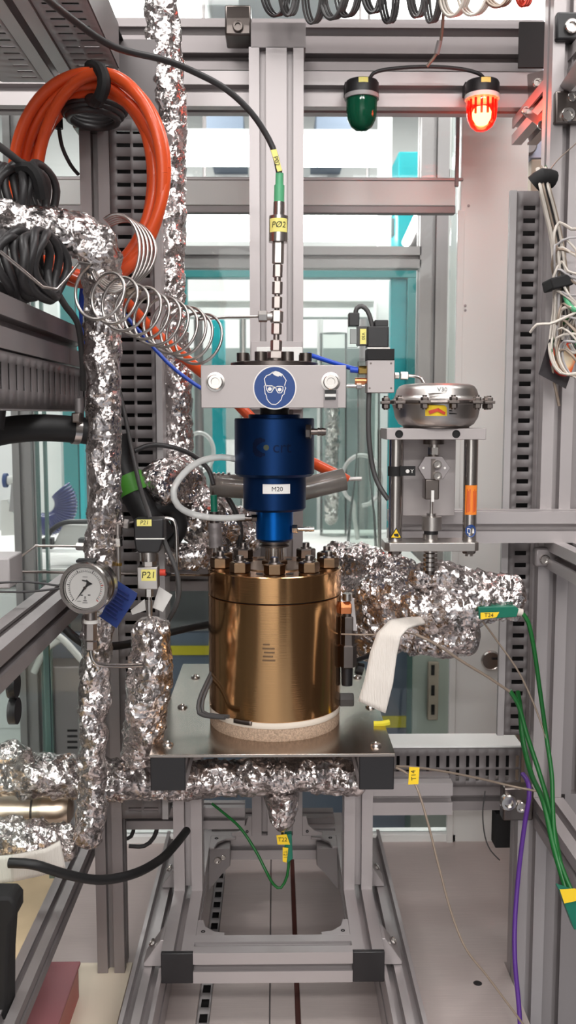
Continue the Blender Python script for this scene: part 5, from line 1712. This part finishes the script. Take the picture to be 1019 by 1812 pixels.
MB().lathe(gc, gn, [(gr * .80, .0030), (gr * .80, .0034)], 48).build('glass', DOMEG, ga)
MB().box(gc + V((-.012, .006, gr - .002)), gc + V((.012, .022, gr + .0015))).build('filler_plug', BLACK, ga, bevel=.001)
sx = lambda y: q(161, y, 1.125)
MB().cyl(sx(1100), sx(1080), mm(11, sx(1090)), n=20).build('stem', STEELM, ga)
MB().cyl(sx(1102), sx(1096), mm(13, sx(1100)), n=20).build('white_washer', PAPER, ga)
MB().hexa(sx(1132), sx(1102), mm(11, sx(1100))).build('hex_body', STEELM, ga)
MB().hexa(sx(1149), sx(1134), mm(10.5, sx(1140))).build('hex_nut', STEELM, ga)
MB().tube([sx(1147), q(162, 1160, 1.125), q(168, 1172, 1.125), q(182, 1177, 1.13), q(215, 1178, 1.15), q(250, 1177, 1.17)], mm(4.2, sx(1150)), 12).build('bent_tube', STEEL, ga, sharp=60)
cable('capillary_tube', 'long straight steel capillary from left edge behind the gauge', [(-40, 1011, 1.2), (60, 1012, 1.22), (120, 1013, 1.24), (330, 1017, 1.28), (372, 1018, 1.3)], .0019, STEELD, 'tube')
cable('thin_cable', 'thin dark cable from the left edge to the gauge, upper one', [(-20, 1032, 1.12), (50, 1030, 1.12), (108, 1037, 1.13)], .0014, CABLEB)
cable('thin_cable', 'thin dark cable from the left edge to the gauge, lower one', [(-20, 1047, 1.12), (50, 1047, 1.12), (108, 1041, 1.13)], .0014, CABLEB)
cable('capillary_tube', 'thin steel capillary rising from left to the tall foil pipe', [(-30, 1025, 1.25), (18, 998, 1.25), (60, 968, 1.25), (70, 966, 1.25), (140, 967, 1.24), (158, 968, 1.23)], .0017, STEELB, 'tube')
MB().hexa(q(136, 967, 1.235), q(158, 968, 1.23), .0055).build('tube_fitting', STEELB, label='steel fitting where the capillary meets the tall foil pipe', cat='fitting')
cable('black_hose', 'black hose passing behind the gauge stem to the right', [(115, 1112, 1.25), (135, 1130, 1.25), (160, 1142, 1.26), (215, 1142, 1.3), (260, 1130, 1.34), (330, 1112, 1.38), (372, 1105, 1.42)], .0058, RUBBER, 'hose', 10)
cable('dark_cable', 'dark cable arching right of the slotted duct to the green tipped probe', [(238, 798, 1.37), (265, 788, 1.38), (300, 790, 1.39), (340, 805, 1.38), (368, 830, 1.36), (378, 858, 1.35)], .0036, CABLEB)
cable('dark_cable', 'dark cable bending down behind the blue drive to the vessel lid', [(400, 876, 1.42), (416, 905, 1.42), (426, 940, 1.42), (418, 985, 1.42), (400, 1012, 1.42)], .0042, CABLEB)
pr = thing('probe', 'probe with green tip behind the clear hose', 'probe', q(382, 985, 1.35))
MB().cyl(q(379, 905, 1.35), q(378, 876, 1.35), mm(6, q(379, 890, 1.35)), n=14).build('green_tip', GREEND, pr)
MB().cyl(q(380, 930, 1.35), q(379, 905, 1.35), mm(9, q(379, 890, 1.35)), n=14).build('collar', STEELD, pr)
MB().cyl(q(382, 968, 1.35), q(380, 925, 1.35), mm(12, q(379, 890, 1.35)), n=16).build('body', ALUD, pr)
MB().cyl(q(383, 990, 1.35), q(382, 966, 1.35), mm(6, q(379, 890, 1.35)), n=14).build('stem', STEELB, pr)
t = thing('padded_hose', 'black padded hose with green tape behind the tall foil pipe', 'hose', q(255, 900, 1.34))
MB().tube([q(205, 770, 1.36), q(216, 820, 1.36), q(236, 870, 1.355), q(262, 915, 1.35), (q(290, 950, 1.36))], mm(24, q(230, 850, 1.36)), 18).build('hose', RUBBER, t, sharp=60)
MB().tube([q(226, 842, 1.358), q(239, 872, 1.354)], mm(26, q(230, 850, 1.36)), 20, smooth=False).build('green_tape', GREENT, t)
MB().tube([q(262, 905, 1.35), q(300, 900, 1.37), q(318, 930, 1.38), q(300, 965, 1.38)], mm(15, q(300, 900, 1.36)), 16).build('elbow', RUBBER, t, sharp=60)

MB().pbox(-40, 988, 17, 1042, 1.15, .06).build('grey_box', DUCTL, label='small grey box cut off by the left edge beside the thin cables', cat='box', bevel=.002)

# ================================================================== BEACON LAMPS
def beacon(name, label, x, cover, lit):
    Y = 1.615
    c = q(x, 166, Y)
    k = mm(1, c)
    t = thing(name, label, 'lamp', c)
    z = lambda y: c.z + (166 - y) * k
    o = (c.x, Y, 0)
    MB().lathe(o, Zv, [(30 * k, z(170)), (30 * k, z(150)), (28 * k, z(146)), (20 * k, z(144))], 36).build('base', BLACK, t)
    MB().lathe(o, Zv, [(30.5 * k, z(176)), (30.5 * k, z(169)), (29 * k, z(168))], 36).build('white_collar', PAPER if lit else DUCTL, t)
    MB().lathe(o, Zv, [(1e-4, z(230)), (10 * k, z(228.5)), (19 * k, z(222)), (25 * k, z(210)), (27 * k, z(196)), (27.5 * k, z(175))], 36, cap=False).build('cover', cover, t, sharp=60)
    if lit:
        MB().lathe(o, Zv, [(1e-4, z(220)), (10 * k, z(218)), (16 * k, z(208)), (17 * k, z(198)), (13 * k, z(190)), (1e-4, z(188))], 20).build('bulb', REDL, t)
        l = bpy.data.lights.new('beacon_glow', 'POINT')
        l.energy, l.color, l.shadow_soft_size = 0.5, (1, .09, .04), .02
        lo = bpy.data.objects.new('beacon_glow', l)
        COL.objects.link(lo)
        lo.location = V((c.x, Y - 32 * k, z(205)))
    else:
        MB().lathe(o, Zv, [(12 * k, z(205)), (14 * k, z(190)), (12 * k, z(178))], 12).build('bulb', DUCTL, t)
    mb = MB()
    for i in range(14):                               # lens ribs inside the cover
        a = 2 * math.pi * i / 14
        p = V((c.x + 24 * k * math.cos(a), Y + 24 * k * math.sin(a), 0))
        MB()
        mb.cyl(p + Zv * z(205), p + Zv * z(178), 2.2 * k, n=6)
    mb.build('lens_ribs', cover, t)
    fl_ = MB().add([(c.x + 30.3 * k * math.sin(a), Y - 30.3 * k * math.cos(a), zz_) for a in (-.28, 0, .28) for zz_ in (z(156), z(147.5))], [(0, 2, 3, 1), (2, 4, 5, 3)]).build('yellow_label', YELLOW, t, sharp=None)
    bk_ = MB().pbox(x - 30, 145, x + 30, 165, Y + .02, .024).build('wall_clip', BLACKM, t)
    return t


g_ = beacon('beacon_lamp', 'green signal lamp hanging from the top beam', 640, GREENG, False)
r_ = beacon('beacon_lamp', 'glowing red signal lamp hanging from the top beam', 853, REDG, True)
t = thing('lamp_cable', 'thin dark cable branching to both signal lamps', 'cable', q(755, 118, 1.6))
MB().tube([q(652, 146, 1.615), q(660, 130, 1.61), q(690, 122, 1.61), q(755, 118, 1.61), q(815, 122, 1.61), q(850, 132, 1.61), q(860, 146, 1.615)], .003, 8).build('branch', CABLEB, t, sharp=60)
MB().tube([q(755, 118, 1.608), q(772, 95, 1.605), q(780, 70, 1.6), q(784, 30, 1.58), q(788, -40, 1.55)], .0026, 8).build('lead', TAUPE, t, sharp=60)
MB().tube([q(772, 96, 1.604), q(776, 80, 1.602), q(778, 72, 1.6)], .0045, 8).build('sleeve', DUCTL, t, sharp=60)

# ================================================================== WIRES
loops = [(487, 22, 26, CABLEB), (512, 14, 20, CABLEG), (556, 16, 34, CABLEG), (592, 20, 30, CABLEG), (616, 18, 32, CABLEB), (660, 16, 26, CABLEB), (688, 14, 40, CABLEB), (740, 16, 24, CABLEG), (768, 12, 32, CABLEG), (806, 22, 24, WIREW), (840, 24, 28, WIREW), (880, 26, 16, TAUPE), (926, 16, 12, INKR)]
words = ['first', 'second', 'third', 'fourth', 'fifth', 'sixth', 'seventh', 'eighth', 'ninth', 'tenth', 'eleventh', 'twelfth', 'last']
for i, (x, rx, yb, m) in enumerate(loops):
    t = thing('hanging_wire_coil', '%s hanging wire coil from left along the top edge' % words[i], 'cable', q(x, yb, 1.5), 'wire coils hanging along the top edge')
    for j in range(3):
        c = q(x + (j - 1) * 5, yb - 48 - 3 * j, 1.5 + .01 * j)
        P = [c + V((math.cos(a) * mm(rx, c), .012 * math.cos(a + i), math.sin(a) * mm(48 + 2 * j, c))) for a in np.linspace(0, 6.28, 18)[:-1]]
        MB().tube(P, .0021 + .0006 * (i % 2), 6, closed=True).build('loop', m, t, sharp=60)
alu(MB(), (-.1, 1.515, q(700, -52, 1.5).z), (.47, 1.56, q(700, -52, 1.5).z + .045), 'X').build('hanger_rail', ALUD, rack)

wb = thing('wire_bundle', 'bundle of pale and green wires tied with black tape down the right post', 'cable', q(985, 600, 1.33))
r2 = random.Random(4)
cols = [WIREW, WIREW, TAUPE, WIREW, GREEN, DUCTL, CABLEG, WIREW]
for i in range(22):
    dx = r2.uniform(-1, 1); dy = r2.uniform(-.012, .012)
    pts = [(958 + 9 * dx, 300 - 6 * r2.random(), 1.36 + dy), (962 + 10 * dx, 330, 1.33 + dy), (972 + 11 * dx, 370, 1.335 + dy), (985 + 11 * dx, 430, 1.34 + dy), (991 + 13 * dx, 490, 1.33 + dy), (993 + 15 * dx, 540, 1.33 + dy), (995 + 22 * dx, 580, 1.33 + dy)]
    if i % 3 == 0:
        pts += [(1005 + 16 * dx, 610, 1.32), (1020 + 10 * dx, 625, 1.31), (1050, 615 + 20 * dx, 1.31)]
    elif i % 3 == 1:
        pts += [(985 + 14 * dx, 625, 1.31), (1000 + 10 * dx, 660, 1.30), (1030, 668 + 10 * dx, 1.30)]
    else:
        pts += [(1010 + 10 * dx, 560, 1.31), (1040, 540 + 10 * dx, 1.31)]
    MB().tube([q(*p) for p in pts], .0018, 6).build('wire', cols[i % 8], wb, sharp=60)
for i in range(20):
    y0 = 392 + 11 * i + 16 * r2.random()
    e = r2.uniform
    sag = e(-10, 70)
    pts = [(984 + e(-4, 8), y0 + e(50, 110), 1.33), (976 + e(0, 14), y0 + e(24, 50), 1.315 + e(-.01, .01)), (988 + e(-4, 8), y0 + e(0, 14), 1.31), (1008 + e(-4, 6), y0 + e(-6, 12) + sag * .3, 1.30), (1045, y0 + sag, 1.30)]
    MB().tube([q(*p) for p in pts], e(.0015, .0022), 6).build('wire', [WIREW, WIREW, DUCTL, TAUPE][i % 4], wb, sharp=60)
MB().tube([q(*p) for p in ((938, 588, 1.31), (950, 574, 1.30), (972, 573, 1.30), (995, 564, 1.30), (1030, 548, 1.30))], .002, 6).build('wire', WIREW, wb, sharp=60)
MB().tube([q(*p) for p in ((1000, 520, 1.31), (1004, 535, 1.305), (1016, 548, 1.30), (1040, 550, 1.30))], .004, 8).build('wire', GREENP, wb, sharp=60)
MB().tube([q(944, 326, 1.335), q(960, 314, 1.33), q(978, 318, 1.335)], .0125, 12).build('tape_band', BLACKM, wb)
MB().prism([q(974, 492, 1.30), q(1012, 483, 1.30), q(1016, 503, 1.30), q(978, 512, 1.30)], (0, .045, 0)).build('tape_band', BLACKM, wb, bevel=.002)
a = [q(972, 600, 1.318), q(1030, 604, 1.32), q(1001, 688, 1.318), q(953, 662, 1.318)]
MB().prism(a, (0, .0012, 0)).build('glow_card', THERM, label='black card with printed glowing orange and white spot at the right edge', cat='card', sharp=None)

# green, purple and taupe cables low on the right
tp_ = thing('probe_plug', 'dark green thermocouple plug with yellow flag on the foil bundle', 'plug', q(880, 1098, 1.245))
MB().prism([q(846, 1074, 1.245), q(912, 1073, 1.245), q(918, 1078, 1.245), q(914, 1092, 1.245), q(848, 1096, 1.245)], (0, .014, 0)).build('body', GREEND, tp_, bevel=.001)
MB().cyl(q(912, 1082, 1.252), q(924, 1084, 1.252), .0052, n=12).build('boot', WIREW, tp_)
fl_ = MB().prism([q(850, 1084, 1.243), q(883, 1083, 1.243), q(878, 1092, 1.243), q(850, 1096, 1.243)], (0, -.001, 0)).build('yellow_flag', YELLOWS, tp_)
text('T24', .0055, q(865, 1089, 1.2415), INK, fl_)
cable('green_cable', 'green cable from the dark green plug hanging down to the right', [(922, 1084, 1.25), (934, 1100, 1.25), (945, 1150, 1.25), (955, 1220, 1.25), (966, 1300, 1.25), (976, 1370, 1.22), (978, 1430, 1.2), (984, 1500, 1.17), (1004, 1560, 1.14), (1024, 1600, 1.12)], .0030, GREEN)
cable('green_cable', 'green cable joining the taupe wire and hanging in front of right post', [(902, 1222, 1.27), (918, 1250, 1.27), (932, 1300, 1.26), (955, 1370, 1.24), (975, 1440, 1.2), (990, 1520, 1.17), (1008, 1590, 1.14)], .0032, GREEN)
cable('green_cable', 'dark green cable emerging from the right duct bottom', [(916, 1225, 1.40), (921, 1260, 1.36), (925, 1310, 1.33), (940, 1370, 1.28), (962, 1420, 1.22), (980, 1500, 1.17), (1002, 1575, 1.14)], .0040, GREEN)
cable('purple_cable', 'purple cable hanging down the right post to the floor', [(925, 1370, 1.34), (934, 1385, 1.31), (936, 1410, 1.30), (928, 1460, 1.30), (918, 1540, 1.30), (911, 1630, 1.28), (911, 1700, 1.26), (918, 1780, 1.24), (922, 1850, 1.22)], .0036, PURPLE)
cable('thermocouple_wire', 'taupe wire from the white strap sagging to the green cable', [(735, 1122, 1.24), (775, 1142, 1.24), (820, 1172, 1.25), (860, 1196, 1.26), (905, 1226, 1.27)], .0020, TAUPE, 'wire')
cable('thermocouple_wire', 'thin taupe wire from the foil bundle slanting to lower right', [(852, 1097, 1.26), (880, 1135, 1.27), (918, 1190, 1.27), (950, 1260, 1.26), (972, 1330, 1.24), (978, 1400, 1.22)], .0013, TAUPE, 'wire')
cable('thermocouple_wire', 'taupe wire from the plate edge across the low duct to the right', [(700, 1356, 1.2), (735, 1358, 1.22), (790, 1366, 1.26), (850, 1378, 1.28), (900, 1390, 1.29), (950, 1400, 1.28)], .0016, TAUPE, 'wire')
tw_ = cable('thermocouple_wire', 'taupe wire with yellow flag T14 snaking over the floor plates', [(700, 1358, 1.2), (725, 1372, 1.2), (740, 1400, 1.19), (758, 1460, 1.18), (778, 1540, 1.17), (800, 1620, 1.16), (825, 1680, 1.15), (860, 1725, 1.15), (890, 1765, 1.15), (925, 1812, 1.15), (950, 1850, 1.15)], .0016, TAUPE, 'wire')
fl_ = MB().prism([q(724, 1357, 1.193), q(742, 1358, 1.193), q(740, 1387, 1.193), q(722, 1388, 1.193)], (0, -.001, 0)).build('yellow_flag', YELLOWS, tw_)
text('T14', .0062, q(732, 1372, 1.1915), INK, fl_, u=(-.1, 0, 1), v=(-1, 0, -.1))
cable('thermocouple_wire', 'thin dark wire hanging in front of the white panel low on the right', [(858, 1400, 1.46), (854, 1440, 1.46), (858, 1480, 1.46), (868, 1505, 1.46), (884, 1522, 1.46)], .0011, CABLEG, 'wire')
cable('thin_wire', 'fine wire from the tape band slanting up to the right edge', [(965, 312, 1.33), (985, 285, 1.33), (1010, 262, 1.33), (1040, 235, 1.33)], .0008, TAUPE, 'wire')
p_ = thing('probe_plug', 'dark green plug with yellow flag at lower right edge', 'plug', q(1010, 1640, 1.1))
MB().prism([q(988, 1572, 1.1), q(1012, 1580, 1.1), q(1040, 1640, 1.1), q(1016, 1646, 1.1)], (0, .014, 0)).build('body', GREEND, p_, bevel=.001)
MB().prism([q(990, 1574, 1.098), q(1018, 1572, 1.098), q(1026, 1592, 1.098), q(998, 1598, 1.098)], (0, -.001, 0)).build('yellow_flag', YELLOWS, p_)
p_ = thing('probe_plug', 'dark green plug with two yellow flags hanging under the foil cone', 'plug', q(505, 1520, 1.33))
MB().prism([q(503, 1478, 1.328), q(516, 1476, 1.328), q(518, 1520, 1.328), q(510, 1527, 1.328), q(504, 1524, 1.328)], (0, .012, 0)).build('body', GREEND, p_, bevel=.001)
f1 = MB().prism([q(489, 1478, 1.326), q(507, 1476, 1.326), q(513, 1494, 1.326), q(491, 1494, 1.326)], (0, -.001, 0)).build('yellow_flag', YELLOWS, p_)
text('T22', .006, q(500, 1486, 1.3245), INK, f1)
f1 = MB().prism([q(500, 1499, 1.326), q(510, 1500, 1.326), q(507, 1526, 1.326), q(500, 1524, 1.326)], (0, -.001, 0)).build('yellow_flag', YELLOWS, p_)
text('T21', .0052, q(504.5, 1512, 1.3245), INK, f1, u=(.05, 0, -1), v=(1, 0, .05))
MB().cyl(q(500, 1478, 1.334), q(497, 1462, 1.333), .002, n=8).build('probe_rod', STEELD, p_)
cable('green_cable', 'green cable looping from the plug under the foil cone up to the left', [(511, 1524, 1.334), (508, 1550, 1.334), (497, 1571, 1.334), (484, 1565, 1.334), (470, 1540, 1.335), (452, 1505, 1.35), (425, 1465, 1.37), (395, 1438, 1.39), (375, 1422, 1.4)], .0022, GREEN)
cable('dark_cable', 'dark cable sagging behind left upright under the foil pipe, outer loop', [(230, 1440, 1.46), (237, 1460, 1.46), (232, 1480, 1.46), (220, 1485, 1.46)], .0032, CABLEB)
cable('dark_cable', 'dark cable sagging behind left upright under the foil pipe, inner loop', [(270, 1430, 1.47), (279, 1455, 1.47), (272, 1482, 1.47), (255, 1497, 1.47), (228, 1497, 1.47)], .0036, CABLEB)

# ================================================================== LOWER LEFT
sp = MB().box((-.335, .75, .30), (-.331, 1.33, .598)).build('side_sheet', ACRYL, label='clear acrylic side sheet with two dark oval holes at left', cat='sheet', kind=None)
for y in (1212, 1258):
    c = q(14, y, 1.16)
    c.x = -.333
    MB().lathe(c - Xv * .005, Xv, [(.017, 0), (.017, .01)], 28).build('grommet', BLACK, sp)
MB().box((-.337, 1.328, .20), (-.329, 1.336, .598)).build('sheet_edge', GLASSE, sp)
MB().box((-.80, .55, .175), (-.332, 1.40, .179)).build('steel_tray', mat('tarnished_steel_sheet', srgb(176, 152, 122), .9, .3, var=.25, vscale=5), label='tarnished steel tray beside the lower left rail', cat='tray')
st_ = thing('clamp_lever', 'black upright lever standing at the lower left edge', 'lever', q(8, 1812, .99))
MB().prism([q(-30, 1588, .99), q(18, 1588, .99), q(28, 1600, .99), q(28, 1622, .99), q(18, 1640, .99), q(14, 1700, .99), q(13, 1830, .99), q(-30, 1830, .99)], (0, .035, 0)).build('grip', BLACKM, st_, bevel=.004)
sh = qz(150, 1700, .004)
MB().box((-.47, 1.0, .0005), (-.232, 1.43, .004)).build('white_sheet', mat('cream_board', srgb(242, 228, 206), 0, .5), label='white sheet lying on the floor plates at lower left', cat='sheet', bevel=.0006)
p = [qz(78, 1700, .03), qz(122, 1704, .03), qz(118, 1850, .03), qz(10, 1850, .03)]
rb = thing('red_box', 'red translucent plastic box on the white sheet at lower left', 'box', (p[0].x, p[0].y - .1, .0045))
x0, x1 = -.42, -.300
y0, y1 = 1.00, 1.34
MB().box((x0, y0, .0045), (x1, y1, .007)).box((x0, y0, .007), (x0 + .002, y1, .055)).box((x1 - .002, y0, .007), (x1, y1, .055)).box((x0, y0, .007), (x1, y0 + .002, .055)).box((x0, y1 - .002, .007), (x1, y1, .055)).build('tub', REDP, rb)
MB().box((x0 - .003, y0 - .003, .055), (x1 + .003, y1 + .003, .060)).build('lid', REDT, rb, bevel=.001)
